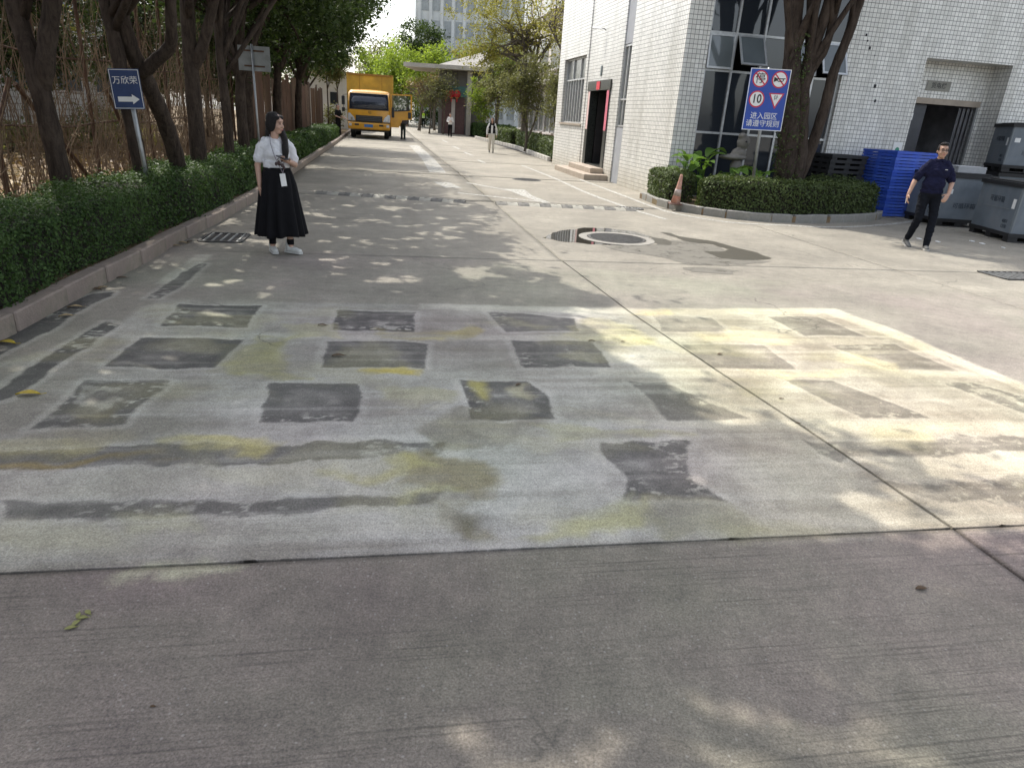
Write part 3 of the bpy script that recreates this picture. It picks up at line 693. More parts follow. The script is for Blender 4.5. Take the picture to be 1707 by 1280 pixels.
# ------------------------------------------------------------------ hedges
def path_fn(pts):
    P = np.array([tuple(p)[:2] for p in pts], float); seg = np.linalg.norm(np.diff(P, axis=0), axis=1); S = np.concatenate([[0], np.cumsum(seg)])
    def f(s):
        x = np.interp(s, S, P[:, 0]); y = np.interp(s, S, P[:, 1]); e = .05
        tx = np.interp(s + e, S, P[:, 0]) - np.interp(s - e, S, P[:, 0]); ty = np.interp(s + e, S, P[:, 1]) - np.interp(s - e, S, P[:, 1])
        l = np.hypot(tx, ty) + 1e-9; return x, y, tx / l, ty / l
    return f, S[-1]
CORE = mat('hedge_twigs', (.022, .020, .012), .95, .4, 20, bmp=.8, bscale=25)
def hedge(name, label, pts, width, height, base_z, bands, leafm, bulge=.05, group=None, ends=True, core_in=.07, taper=0.0):
    f, L = path_fn(pts); o = thing(name, label, 'hedge', (float(pts[0][0]), float(pts[0][1]), base_z), 0, group); ox, oy = float(pts[0][0]), float(pts[0][1])
    w_, h_ = width, height
    per = h_ + w_ + h_ * .7
    def sect(p):                       # perimeter position -> (offset to the right of the path, z, normal)
        off = np.zeros_like(p); z = np.zeros_like(p); nx = np.zeros_like(p); nz = np.zeros_like(p)
        a = p < h_; b_ = (p >= h_) & (p < h_ + w_); c = p >= h_ + w_
        z[a] = p[a]; nx[a] = 1; off[a] = -taper * p[a]
        off[b_] = -(p[b_] - h_) - taper * h_; z[b_] = h_; nz[b_] = 1
        off[c] = -w_ - taper * h_; z[c] = h_ - (p[c] - h_ - w_); nx[c] = -1
        # round the shoulders
        r = min(.16, w_ * .3)
        for pc, sx in ((h_, 1), (h_ + w_, -1)):
            d = p - pc; k = np.abs(d) < r; q = (r - np.abs(d[k])) / r
            off[k] -= sx * q * q * r * .35; z[k] -= q * q * r * .35
            ang = (d[k] / r * sx + 1) * math.pi / 4
            nx[k] = sx * np.cos(ang); nz[k] = np.sin(ang)
        return off, z, nx, nz
    def pos(s, p, inset):
        x, y, tx, ty = f(s); off, z, nx, nz = sect(p)
        bu = (fbm(s * 2.2, p * 2.2) - .5) * bulge * 2 + (fbm(s * .5 + 9, p * .7) - .5) * bulge * 1.6 - inset
        # close the ends round
        e = np.minimum(s, L - s); er = .28
        if ends: bu = bu - np.where(e < er, (1 - np.sqrt(np.clip(1 - (1 - e / er) ** 2, 0, 1))) * .22, 0)
        rx, ry = ty, -tx
        return np.stack([x + rx * (off + nx * bu) - ox, y + ry * (off + nx * bu) - oy, z + nz * bu], -1), np.stack([rx * nx, ry * nx, nz], -1)
    ss = np.linspace(.03 if ends else 0, L - (.03 if ends else 0), max(6, int(L / .3))); pp = np.linspace(0, per, 18)
    SS, PP = np.meshgrid(ss, pp, indexing='ij'); V, _ = pos(SS.ravel(), PP.ravel(), core_in)
    I = np.arange(len(V)).reshape(SS.shape); Fq = np.stack([I[:-1, :-1], I[:-1, 1:], I[1:, 1:], I[1:, :-1]], -1).reshape(-1, 4)
    mb = MB(); mb.v = [tuple(v) for v in V]; mb.f = [tuple(q) for q in Fq] + [tuple(I[0, ::-1]), tuple(I[-1, :])]; mb.m = [0] * len(mb.f)
    mb.build('stems', CORE, o, True)
    PL = []; NL = []; SZ = []
    for s0, s1, dens, size in bands:
        s1 = min(s1, L); n = int((s1 - s0) * per * dens)
        if n <= 0: continue
        s = rng.uniform(s0, s1, n); p = rng.uniform(0, per, n); ins = rng.random(n) ** 1.5 * (core_in + .01) - .075 * rng.random(n) ** 6
        a, b_ = pos(s, p, ins); PL.append(a); NL.append(b_); SZ.append(np.full(n, size))
    if ends:
        dens, size = bands[0][2], bands[0][3]
        for s0, sg in ((.04, -1), (L - .04, 1)):
            n = int(w_ * h_ * dens); x, y, tx, ty = f(np.full(n, s0)); of = -rng.uniform(.05, w_ - .05, n); zz = rng.uniform(.02, h_ - .06, n)
            bu = sg * rng.uniform(-.06, .05, n)
            PL.append(np.stack([x + ty * of + tx * bu - ox, y - tx * of + ty * bu - oy, zz], -1)); NL.append(np.stack([tx * sg, ty * sg, 0 * tx], -1)); SZ.append(np.full(n, size))
    P = np.concatenate(PL); NN = np.concatenate(NL)
    obj('foliage', leaves('foliage', P, np.concatenate(SZ), leafm, .6, NN * .8 + np.array([0, 0, .35])), o)
    return o
kpath = [(KX(v) - .17, v) for v in np.arange(.5, 39, .5)]
hedge('hedge', 'long dense clipped green hedge running behind the left kerb', kpath, .98, .56, .13,
      [(0, 2.5, 1400, .034), (2.5, 7.5, 4600, .026), (7.5, 12, 2300, .036), (12, 18, 1300, .048), (18, 60, 650, .07)], L_HEDGE, .10, taper=.12)

# ------------------------------------------------------------------ trees
def tree(name, label, base, stems, crowns, nleaf, lsize, leafm, bark, clump=.45, nclump=60, nlimb=14, group=None, limb_r=.05, sparse=1.0, shell=.55):
    o = thing(name, label, 'tree', base, 0, group)
    tips = []
    for pts, r0, r1 in stems:
        D = dense([Vector(p) for p in pts], 5); k = len(D)
        rad = [(r0 + (r1 - r0) * i / (k - 1)) * (1 + .06 * math.sin(i * 2.3)) for i in range(k)]
        if D[0].z < .05: rad[0] *= 1.35; rad[1] *= 1.12
        else: rad[0] *= .45; rad[1] *= .72; rad[2] *= .9
        MB().tube(D, rad, 12).build('trunk', bark, o, True); tips.append((D, rad))
    C = []; 
    for c, r, wgt in crowns:
        n = int(nclump * wgt); u = rng.normal(size=(n, 3)); u /= np.linalg.norm(u, axis=1)[:, None]
        C.append(np.array(c) + u * np.array(r) * (shell + (1 - shell) * rng.random((n, 1))) * (1 + .18 * rng.normal(size=(n, 1))).clip(.6, 1.35))
    C = np.concatenate(C)
    lm = MB()
    for i in range(min(nlimb, len(C))):
        tgt = Vector(C[i * len(C) // nlimb % len(C)]); D, rad = tips[i % len(tips)]
        j = random.randint(int(len(D) * .55), len(D) - 1); a = D[j]; mid = a.lerp(tgt, .5) + Vector((random.uniform(-.3, .3), random.uniform(-.3, .3), random.uniform(.0, .5)))
        pts = dense([a, mid, tgt], 4); r_ = min(rad[j] * .7, limb_r * 1.6)
        lm.tube(pts, [r_ * (1 - .82 * t / (len(pts) - 1)) for t in range(len(pts))], 6)
        for _ in range(2):
            q = pts[random.randint(3, len(pts) - 2)]; e = Vector(C[random.randint(0, len(C) - 1)])
            e = q + (e - q).normalized() * min((e - q).length, 1.4); lm.tube(dense([q, q.lerp(e, .5) + Vector((0, 0, random.uniform(-.1, .25))), e], 3), [r_ * .4 * (1 - .12 * t) for t in range(7)], 5)
    if lm.v: lm.build('limbs', bark, o, True)
    idx = rng.integers(0, len(C), nleaf); cs = (clump * (.6 + .8 * rng.random(len(C))))[idx][:, None]
    P = C[idx] + rng.normal(size=(nleaf, 3)) * cs * np.array([.55, .55, .4])
    if group in GAPPY: P = P[lit_gaps(P + np.array(base))]
    obj('crown', leaves('crown', P, lsize, leafm, .5, np.tile(np.array([0, 0, .6]), (len(P), 1))), o)
    return o
LROW = 'street trees standing behind the left hedge'
GAPPY = (LROW,)
LITP = gpoly([(690, 288), (738, 322), (826, 352), (867, 410), (904, 453), (960, 470), (1000, 500), (960, 530), (1000, 560), (1050, 610), (1130, 660), (1230, 700), (1310, 700), (1400, 720), (1530, 790), (1420, 830), (1480, 868), (1640, 888), (1740, 900), (1740, 380), (1060, 350)])
LITS = [(1280, 1215, .11), (1245, 1195, .08), (1330, 1240, .10), (1410, 1240, .09), (1450, 1275, .11), (1035, 1255, .09), (1150, 1175, .08), (1520, 1215, .05), (1180, 1265, .05), (330, 540, .10), (440, 590, .08), (160, 590, .12), (90, 615, .08), (380, 810, .05), (860, 770, .08), (1060, 800, .08), (1600, 960, .06)]
LITD = gpoly([(440, 330), (560, 318), (760, 340), (850, 420), (870, 470), (600, 480), (300, 560), (120, 640), (200, 560), (400, 470)])
LITF = gpoly([(545, 256), (600, 246), (690, 250), (705, 287), (640, 285), (560, 275)])
def lit_gaps(W):
    """keep a leaf unless its shadow would fall where the photograph shows sun on the road: the crowns have their gaps there"""
    s = np.array(SUN_DIR); G = W - s[None] * (W[:, 2] / s[2])[:, None]; n = len(W)
    x = G[:, 0] + (fbm(G[:, 0] * 1.6, G[:, 1] * 1.6) - .5) * .9; y = G[:, 1] + (fbm(G[:, 0] * 1.6 + 40, G[:, 1] * 1.6) - .5) * .9
    cull = (poly_sd(x, y, LITP) < 0) & (rng.random(n) < .975)
    cull |= (poly_sd(x, y, LITF) < 0) & (fbm(G[:, 0] * .5, G[:, 1] * 1.6) > .47)
    cull |= (poly_sd(x, y, LITD) < .3) & (fbm(G[:, 0] * 4.2 + 7, G[:, 1] * 4.2, 3) > .615)
    for px_, py_, r_ in LITS:
        gx, gy = gz(px_, py_); cull |= ((((G[:, 0] - gx) * .6 + x - G[:, 0]) / 1.3) ** 2 + (((G[:, 1] - gy) + (y - G[:, 1]) * .5) / .9) ** 2 < r_ * r_)
    return ~cull
KB = lambda y, d=1.35: (KX(y) - d, y, .14)
# first tree: fork at two metres
tree('street_tree', 'dark forked tree trunk behind the left hedge, a bare diagonal brace beside it', (-5.45, 8.2, .14),
     [([(0, 0, 0), (-.03, 0, .9), (-.10, 0, 1.75), (-.22, .05, 2.3), (-.3, .1, 3.4), (-.3, .2, 4.4)], .118, .08), ([(-.06, 0, 1.45), (.08, .0, 1.95), (.22, .1, 2.6), (.5, .1, 3.7), (.9, .1, 4.6)], .105, .07)],
     [((.7, .3, 5.6), (2.5, 2.4, 1.5), 1), ((2.0, .3, 6.0), (1.7, 1.6, 1.1), .5)], 22000, .13, L_DARK, BARK, .5, 70, 14, LROW)
# second: two legs that lean together, one bent arm
tree('street_tree', 'two-stemmed dark tree with a bent branch standing behind the blue arrow sign', (-5.38, 9.75, .14),
     [([(.06, 0, 0), (.02, 0, .7), (-.04, 0, 1.5), (-.08, 0, 2.1), (-.2, .05, 3.0), (-.3, .1, 4.6)], .105, .08), ([(.02, 1.15, 0), (.06, 1.0, .6), (.08, .7, 1.2), (.06, .35, 1.75), (.02, .12, 2.2), (.02, 0, 3.0), (.2, -.1, 4.6)], .125, .09),
      ([(.05, .25, 1.75), (.3, .2, 1.95), (.56, .15, 2.15), (.64, .1, 2.5), (.7, .1, 3.2), (.9, .1, 4.4)], .09, .06)],
     [((.9, .4, 5.5), (2.5, 2.2, 1.5), 1), ((2.1, .5, 6.0), (1.6, 1.5, 1.0), .4)], 21000, .13, L_DARK, BARK, .5, 70, 16, LROW)
tree('street_tree', 'straight thick dark trunk between the arrow sign and the back of a grey sign', (-5.62, 12.1, .14),
     [([(0, 0, 0), (.02, 0, 1.2), (.05, 0, 2.4), (.1, 0, 3.4), (.15, 0, 4.6)], .14, .09), ([(.05, 0, 1.9), (.3, .0, 2.4), (.55, .05, 3.2), (.8, .1, 4.4)], .10, .06)],
     [((1.0, .4, 5.6), (2.5, 2.2, 1.5), 1)], 20000, .13, L_DARK, BARK, .5, 70, 14, LROW)
tree('street_tree', 'slender dark trunk with low side shoots behind the left hedge', (-5.72, 13.6, .14),
     [([(0, 0, 0), (.03, 0, 1.2), (.0, 0, 2.4), (.05, 0, 4.0)], .10, .06)], [((.8, .6, 5.3), (2.3, 2.0, 1.4), 1)], 17000, .13, L_DARK, BARK, .5, 60, 12, LROW)
tree('street_tree', 'pale brown trunk just before the rusty sheet fence', (-6.25, 15.8, .14),
     [([(0, 0, 0), (-.04, 0, 1.2), (.02, 0, 2.4), (.1, 0, 4.2)], .13, .08)], [((.8, .5, 5.2), (2.5, 2.2, 1.5), 1), ((-.5, .2, 3.6), (1.2, 1.0, .6), .3)], 19000, .12, L_DARK, BARK, .5, 70, 14, LROW)
lab = ['dense dark evergreen tree above the rusty sheet fence', 'dark broad evergreen tree overhanging the lane before the truck', 'large dark evergreen tree leaning over the parked truck']
for i, (yy, cx, cz, rr, n) in enumerate(((20.0, .9, 5.0, (2.5, 2.3, 2.1), 30000), (25.5, 1.0, 5.3, (2.8, 2.6, 2.4), 34000), (31.5, 1.15, 5.6, (2.7, 2.8, 2.5), 34000))):
    b0 = KB(yy, 1.5)
    tree('evergreen_tree', lab[i], b0, [([(0, 0, 0), (.05, 0, 1.5), (.2, 0, 3.0), (.5, 0, 4.8)], .17, .09)],
         [((cx, .2, cz), rr, 1), ((cx - 1.4, .4, cz - 1.3), (1.8, 1.7, 1.5), .5)], n, .13, L_DARK, BARK, .5, 110, 18, 'dark evergreen trees along the left side', shell=.4)
tree('evergreen_tree', 'dark evergreen tree rising behind the parked yellow truck', (-14.2, 46, .1), [([(0, 0, 0), (.05, 0, 1.8), (.2, 0, 4.0)], .16, .09)], [((.3, 0, 5.8), (2.6, 2.6, 2.6), 1)], 12000, .18, L_DARK, BARK, .6, 70, 12, 'dark evergreen trees along the left side', shell=.4)
# trees beside and behind the camera whose crowns shade the foreground
for j, (bx, yy, cr, cc, n, lb) in enumerate(((-5.1, 4.6, (3.3, 2.4, 1.3), (2.6, 1.0, 5.7), 30000, 'broad crowned tree by the near end of the hedge'), (-4.9, 6.6, (2.7, 2.1, 1.3), (1.9, .5, 5.7), 24000, 'tree with a spreading crown beside the near hedge, short of the forked tree'), (-4.7, 1.6, (2.4, 2.0, 1.2), (1.6, .2, 5.6), 12000, 'tree at the start of the hedge, level with the viewer'))):
    tree('street_tree', lb, (bx - (.4 if j < 2 else 0), yy, .14), [([(0, 0, 0), (.0, 0, 1.5), (.2, 0, 3.0), (.6, 0, 4.8)], .16, .09)], [(cc, cr, 1)], n, .13, L_DARK, BARK, .5, 80, 14, LROW, shell=.25)

# ------------------------------------------------------------------ wire fence behind the trunks
FX = lambda y: KX(y) - 2.15
WIRE = mat('rusty_wire', (.085, .055, .038), .85, .4, 20)
fen = thing('wire_fence', 'tall rusty wire mesh fence with iron posts and braces behind the trees', 'fence', (FX(8), 8, .15))
def fl(y, z, dx=0): return Vector((FX(y) + dx - FX(8), y - 8, z))
for yy in np.arange(3.4, 21.5, 1.28):
    j = random.uniform(-.08, .08); MB().tube([fl(yy, -.1), fl(yy + j, 1.6), fl(yy + j * 1.4, 3.3)], .028, 6).build('post', RUST, fen)
for z in (.15, 1.05, 1.95, 3.25):
    MB().tube([fl(v, z + .03 * math.sin(v * 1.7), .03) for v in np.arange(3.2, 21.6, .8)], .016, 5).build('rail', RUST, fen)
for y0, y1, s in ((9.0, 10.9, 1), (5.2, 7.2, -1), (11.6, 13.0, 1), (7.6, 8.9, -1)):
    a, b_ = (1.55, .02) if s > 0 else (.02, 1.6); MB().tube([fl(y0, a, .07), fl(y1, b_, .07)], .03, 6).build('brace', RUST, fen)
wm = MB()
for yy in np.arange(3.2, 21.5, .075):
    a = fl(yy, 0); b_ = fl(yy + random.uniform(-.02, .02), 3.25); t = .0022; wm.add([a + Vector((0, -t, 0)), a + Vector((0, t, 0)), b_ + Vector((0, t, 0)), b_ + Vector((0, -t, 0))], [(0, 1, 2, 3)])
for z in np.arange(.04, 3.25, .075):
    P = [fl(v, z + .006 * math.sin(v * 9 + z)) for v in np.arange(3.2, 21.6, .6)]
    for a, b_ in zip(P[:-1], P[1:]): wm.add([a + Vector((.004, 0, -.0022)), b_ + Vector((.004, 0, -.0022)), b_ + Vector((.004, 0, .0022)), a + Vector((.004, 0, .0022))], [(0, 1, 2, 3)])
tag(wm.build('wire_mesh', WIRE, fen), kind='stuff')
# bare climbing stems on the fence
vm = MB()
for i in range(1100):
    y0 = random.uniform(3.6, 19.5); z0 = random.choice([0, 0, random.uniform(.5, 2.2)]); p = fl(y0, z0, random.uniform(-.12, .12)); pts = [p]; d = Vector((random.uniform(-.25, .25), random.uniform(-.5, .5), 1)).normalized()
    for k in range(random.randint(5, 11)):
        d = (d + Vector((random.uniform(-.22, .22), random.uniform(-.38, .38), random.uniform(-.2, .5)))).normalized(); p = p + d * .24
        p.x = max(p.x, fl(p.y + 8, 0).x - .3); pts.append(p)
    r_ = random.uniform(.003, .010); vm.tube(pts, [r_ * (1 - .07 * t) for t in range(len(pts))], 3, False)
vine = vm.build('dry_vines', mat('dry_vine', (.19, .13, .08), .95, .5, 3)); vine.location = (FX(8), 8, .15); tag(vine, 'tangle of dry bare climbing stems over the wire fence', 'vine', kind='stuff')
# sheet fence further on
SH = [mat('rusty_sheet_%d' % i, c, .8, .35, 3, bmp=.2, dirt=((.05, .035, .025), 1.5, .7)) for i, c in enumerate(((.13, .068, .042), (.16, .10, .066), (.105, .07, .05), (.145, .085, .05)))]
sf = thing('sheet_fence', 'brown rusty fence of upright metal sheets behind the left hedge', 'fence', (KX(20) - 1.75, 20, .15))
yy = 20.0; i = 0
while yy < 47:
    wd = .9; x0, x1 = KX(yy) - 1.75, KX(yy + wd) - 1.75; hgt = random.uniform(2.25, 2.6); m = MB(); kx = 10; off = random.uniform(-.03, .03)
    vs = []
    for k in range(kx + 1):
        t = k / kx; a = .02 * (k % 2); vs += [(x0 + (x1 - x0) * t + a + off - (KX(20) - 1.75), yy + .01 + (wd - .02) * t - 20, -.05), (x0 + (x1 - x0) * t + a + off - (KX(20) - 1.75), yy + .01 + (wd - .02) * t - 20, hgt)]
    m.add(vs, [(2 * k, 2 * k + 2, 2 * k + 3, 2 * k + 1) for k in range(kx)])
    o = m.build('sheet', random.choice(SH), sf); sm = o.modifiers.new('t', 'SOLIDIFY'); sm.thickness = .012
    yy += wd
# leaf litter and low plants beyond the fence
n = 9000; ly = rng.uniform(4, 24, n); lx = np.array([float(KX(v)) for v in ly]) - rng.uniform(1.2, 10, n)
P = np.stack([lx, ly, .20 + .012 * np.clip(-1.5 - (lx - np.array([float(KX(v)) for v in ly])), 0, 9) + rng.uniform(0, .06, n)], -1)
tag(obj('leaf_litter', leaves('leaf_litter', P, .13, L_DRY, .6, np.tile(np.array([0, 0, 1.4]), (n, 1)))), 'dry brown leaf litter covering the soil behind the fence', 'leaf litter', kind='stuff')
def bush(name, label, base, rad, n, size, leafm, group=None, stems=7, z0=0.1):
    o = thing(name, label, 'shrub', base, 0, group); m = MB(); C = []
    for i in range(stems):
        a = random.uniform(0, 6.28); e = Vector((math.cos(a) * rad[0] * random.uniform(.2, .8), math.sin(a) * rad[1] * random.uniform(.2, .8), rad[2] * random.uniform(.9, 1.8))); m.tube(dense([(0, 0, -.02), e * .5 + Vector((0, 0, .1)), e], 3), [.014, .013, .012, .01, .008, .006, .004], 5)
    m.build('stems', BARK2, o)
    u = rng.normal(size=(n, 3)); u /= np.linalg.norm(u, axis=1)[:, None]; k = rng.random((n, 1)) ** .4
    P = u * k * np.array(rad) * (1 + .25 * rng.normal(size=(n, 1))) + np.array([0, 0, rad[2] + z0]); P[:, 2] = np.abs(P[:, 2]) + .02
    obj('foliage', leaves('foliage', P, size, leafm, .5), o); return o
for i in range(16):
    yy = random.uniform(6, 20); d = random.uniform(4.2, 9)
    lm_ = random.choice([L_YELL, L_OLIVE, L_HEDGE2])
    bush('garden_shrub', {L_YELL: 'low yellow-green', L_OLIVE: 'low olive', L_HEDGE2: 'low dark green'}[lm_] + ' shrub growing beyond the wire fence', (KX(yy) - d, yy, .24), (random.uniform(.5, 1.0), random.uniform(.5, 1.0), random.uniform(.25, .5)), 700, .11, lm_, 'shrubs beyond the wire fence')
for i in range(5):
    yy = random.uniform(9, 24); d = random.uniform(7, 10)
    tree('garden_tree', 'thin tree with pale bark standing in the garden beyond the wire fence', (KX(yy) - d, yy, .22), [([(0, 0, 0), (.1 * random.uniform(-1, 1), 0, 1.5), (.2 * random.uniform(-1, 1), 0, 4.2)], .07, .04)], [((0, 0, 4.6), (1.7, 1.7, 1.5), 1), ((0, 0, 3.0), (1.3, 1.3, .8), .4)], 3500, .13, random.choice([L_DARK, L_OLIVE, L_YELL]), BARK2, .5, 40, 10, 'trees in the garden beyond the fence')
for i, (yy, d, lb) in enumerate(((18.5, 6.5, 'dense dark garden tree behind the start of the sheet fence'), (23, 5.6, 'dense garden tree behind the middle of the sheet fence'), (28, 4.6, 'dense garden tree towards the far end of the sheet fence'), (36, 8.5, 'olive garden tree far behind the sheet fence'), (34, 5.0, 'dark garden tree beyond the sheet fence, next to the white shed'))):
    tree('garden_tree', lb, (KX(yy) - d, yy, .22), [([(0, 0, 0), (.05, 0, 1.2), (0, 0, 3.4)], .12, .06)], [((0, 0, 3.9), (2.0, 2.0, 1.5), 1), ((0, 0, 2.3), (1.7, 1.7, .9), .7)], 12000, .13, L_OLIVE if i == 3 else L_DARK, BARK, .5, 90, 12, 'dense garden trees beyond the fences', shell=.3)
# pale factory behind the garden
BW = mat('pale_render', (.55, .54, .50), .85, .15, 1.2, dirt=((.3, .28, .25), .8, .5)); BG = glassmat('far_window_glass', (.05, .07, .08), .1, .0)
fb = thing('factory_building', 'long pale low building glimpsed through the garden trees beyond the fence', 'building', (-19, 2, .1))
MB().bb(-6, 0, 0, 34, -.2, 7.5).build('wall', BW, fb)
for zz in (1.4, 4.4):
    for yy in np.arange(1.2, 33, 2.6):
        wnd = MB().bb(-.05, .03, yy, yy + 1.7, zz, zz + 1.6).build('window', ALU, fb); MB().bb(.03, .036, yy + .07, yy + 1.63, zz + .07, zz + 1.53).build('pane', BG, wnd)
MB().bb(-6.3, .35, -.3, 34.3, 7.5, 7.8).build('roof', BW, fb)
lw = thing('garden_wall', 'low brown brick garden wall seen through the fence mesh', 'wall', (-12.2, 4, .2))
BRK = mat('brown_brick', (.16, .10, .075), .9, .35, 14, bmp=.4)
bme = MB().box((0, 0, 0), (.2, .385, .115), None, .006).mesh('brick', BRK)
for r_ in range(9):
    for k in range(24): o = obj('brick', bme, lw); o.location = (-.01 + random.uniform(-.006, .006), k * .4 + (.2 if r_ % 2 else 0), .06 + r_ * .125)

# ------------------------------------------------------------------ signs on the left
BLUE = mat('sign_blue', (.012, .04, .20), .4, .12, 5); SWHITE = mat('sign_white', (.80, .80, .78), .5, .06, 6); SRED = mat('sign_red', (.55, .02, .05), .45, .1, 6); SBLACK = mat('sign_black', (.012, .012, .012), .5, .1)
DBLUE = mat('dusty_sign_blue', (.025, .05, .14), .5, .2, 6)
s1 = thing('arrow_sign', 'small tilted blue sign with white characters and right arrow on grey pole', 'sign', (-5.12, 9.45, .1), R(14))
MB().tube([(.02, .02, 0), (-.03, .02, .9), (-.09, .02, 1.8)], .028, 10).build('pole', STEEL, s1, True)
tm = Matrix.Translation((-.10, -.012, 1.62)) @ Matrix.Rotation(R(-3), 4, 'Y')
pn = MB().box((0, 0, 0), (.36, .012, .48)).xf(tm).build('panel', DBLUE, s1)
bd = MB()
for s in (-1, 1): bd.box((s * .17, -.0075, 0), (.007, .002, .462)); bd.box((0, -.0075, s * .228), (.333, .002, .007))
bd.xf(tm).build('border', SWHITE, pn)
text('lettering', '万欣荣', .10, SWHITE, pn, tm @ Matrix.Translation((0, -.0075, .10)) @ FRONT, .0)
ar = MB(); ar.add([(-.12, 0, -.03), (.05, 0, -.03), (.05, 0, -.06), (.135, 0, 0), (.05, 0, .06), (.05, 0, .03), (-.12, 0, .03)], [(0, 1, 2, 3, 4, 5, 6)])
ar.xf(tm @ Matrix.Translation((0, -.0078, -.12))).build('arrow', SWHITE, pn)
s2 = thing('sign_back', 'grey back of a rectangular sign on a thin pole behind the standing woman', 'sign', (-5.65, 15.0, .1), R(8))
MB().tube([(0.02, -.03, 0), (.0, -.03, 2.62)], .022, 8).build('pole', STEEL, s2, True)
GREYP = mat('weathered_grey_panel', (.24, .25, .24), .6, .2, 4, dirt=((.12, .11, .09), 3, .6))
MB().box((.03, 0, 2.36), (.62, .012, .46)).build('panel', GREYP, s2)
for z in (2.5, 2.22): MB().box((.03, -.012, z), (.4, .01, .03)).build('bracket', RUST, s2)
# ------------------------------------------------------------------ white-tiled building on the right
BANG = math.atan2(.198, .98); BC = Vector((3.47, 17.48, 0))
def B2W(x, y, z=0): return BC + Matrix.Rotation(BANG, 3, 'Z') @ Vector((x, y, z))
bld = thing('tiled_building', 'white tiled building with a tall glass strip and a deep loading door', 'building', BC, BANG)
H = 9.0
GLASS = glassmat('dark_window_glass', (.020, .024, .030), .03, 0.0); GRANITE = mat('dark_green_granite', (.028, .032, .03), .3, .4, 30)
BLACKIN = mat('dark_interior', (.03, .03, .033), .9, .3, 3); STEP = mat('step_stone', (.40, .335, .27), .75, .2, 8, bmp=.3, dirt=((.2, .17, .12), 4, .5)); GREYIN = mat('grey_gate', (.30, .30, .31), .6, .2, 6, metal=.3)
wl = MB()
wl.bb(0, .3, 0, 3.72, -.05, H)                       # blank corner pier
wl.bb(0, .3, 4.45, 5.04, -.05, H)
wl.bb(.03, .3, 5.04, 5.35, -.05, H); wl.bb(.03, .3, 7.75, 8.12, -.05, H); wl.bb(.03, .3, 5.35, 7.75, 2.91, H)
wl.bb(0, .3, 8.12, 8.35, -.05, H); wl.bb(0, .3, 11.35, 12.2, -.05, H); wl.bb(0, .3, 8.35, 11.35, -.05, 1.6); wl.bb(0, .3, 8.35, 11.35, 3.8, H)
wl.bb(.3, .57, 0, .3, -.05, H); wl.bb(4.15, 6.35, 0, .6, -.05, H); wl.bb(6.35, 8.86, 0, .6, 3.66, H); wl.bb(8.86, 17, 0, .6, -.05, H)
wl.bb(6.35, 8.86, .6, .8, 2.8, 3.66); wl.bb(8.74, 8.86, .6, .8, -.05, 2.8)
wl.bb(.3, 17, 11.9, 12.2, -.05, H); wl.bb(16.7, 17, .6, 11.9, -.05, H)
wl.build('wall', WHITE_T, bld)
rf = MB(); rf.bb(-.12, 17.12, -.12, 12.32, H, H + .35); rf.build('roof', mat('roof_concrete', (.4, .39, .36), .9, .2, 2), bld)
# narrow slot window with grey panels
for z0, z1 in ((-.05, 1.58), (3.82, H)): MB().bb(.035, .3, 3.72, 4.45, z0, z1).build('plaster_panel', PLASTER, bld)
def window(x, y0, y1, z0, z1, vbars, hbars, name='window', axis='y', barw=.035, glass=None):
    """window in a plane of constant local x (axis y) set back from the wall face"""
    wn = MB()
    def bb(m, a0, a1, z0_, z1_, d0, d1): m.bb(d0, d1, a0, a1, z0_, z1_) if axis == 'y' else m.bb(a0, a1, d0, d1, z0_, z1_)
    bb(wn, y0, y0 + .05, z0, z1, x - .02, x + .04); bb(wn, y1 - .05, y1, z0, z1, x - .02, x + .04); bb(wn, y0 + .05, y1 - .05, z0, z0 + .05, x - .02, x + .04); bb(wn, y0 + .05, y1 - .05, z1 - .05, z1, x - .02, x + .04)
    o = wn.build(name, ALU, bld)
    for h in hbars: m = MB(); bb(m, y0 + .05, y1 - .05, h - .025, h + .025, x - .018, x + .03); m.build('transom', ALU, o)
    for v, a, b_ in vbars: m = MB(); bb(m, v - barw / 2, v + barw / 2, a, b_, x - .022, x + .025); m.build('mullion', ALU, o)
    m = MB(); bb(m, y0 + .02, y1 - .02, z0 + .02, z1 - .02, x + .03, x + .045); m.build('pane', glass or GLASS, o)
    return o
GL2 = glassmat('dusty_window_glass', (.12, .125, .12), .2, 0.0)
window(.06, 3.72, 4.45, 1.6, 3.8, [(4.08, 1.65, 3.75)], [2.35], glass=GL2)
ww = window(.12, 8.35, 11.35, 1.6, 3.8, [(9.35, 3.1, 3.76), (10.35, 3.1, 3.76)] + [(8.35 + .375 * i, 1.64, 3.06) for i in range(1, 8)], [3.08], glass=GL2)
MB().bb(-.05, .08, 8.3, 11.4, 1.54, 1.60).build('sill', STEP, ww)
MB().bb(.30, .34, 8.3, 11.4, 1.5, 3.9).build('interior', BLACKIN, bld)
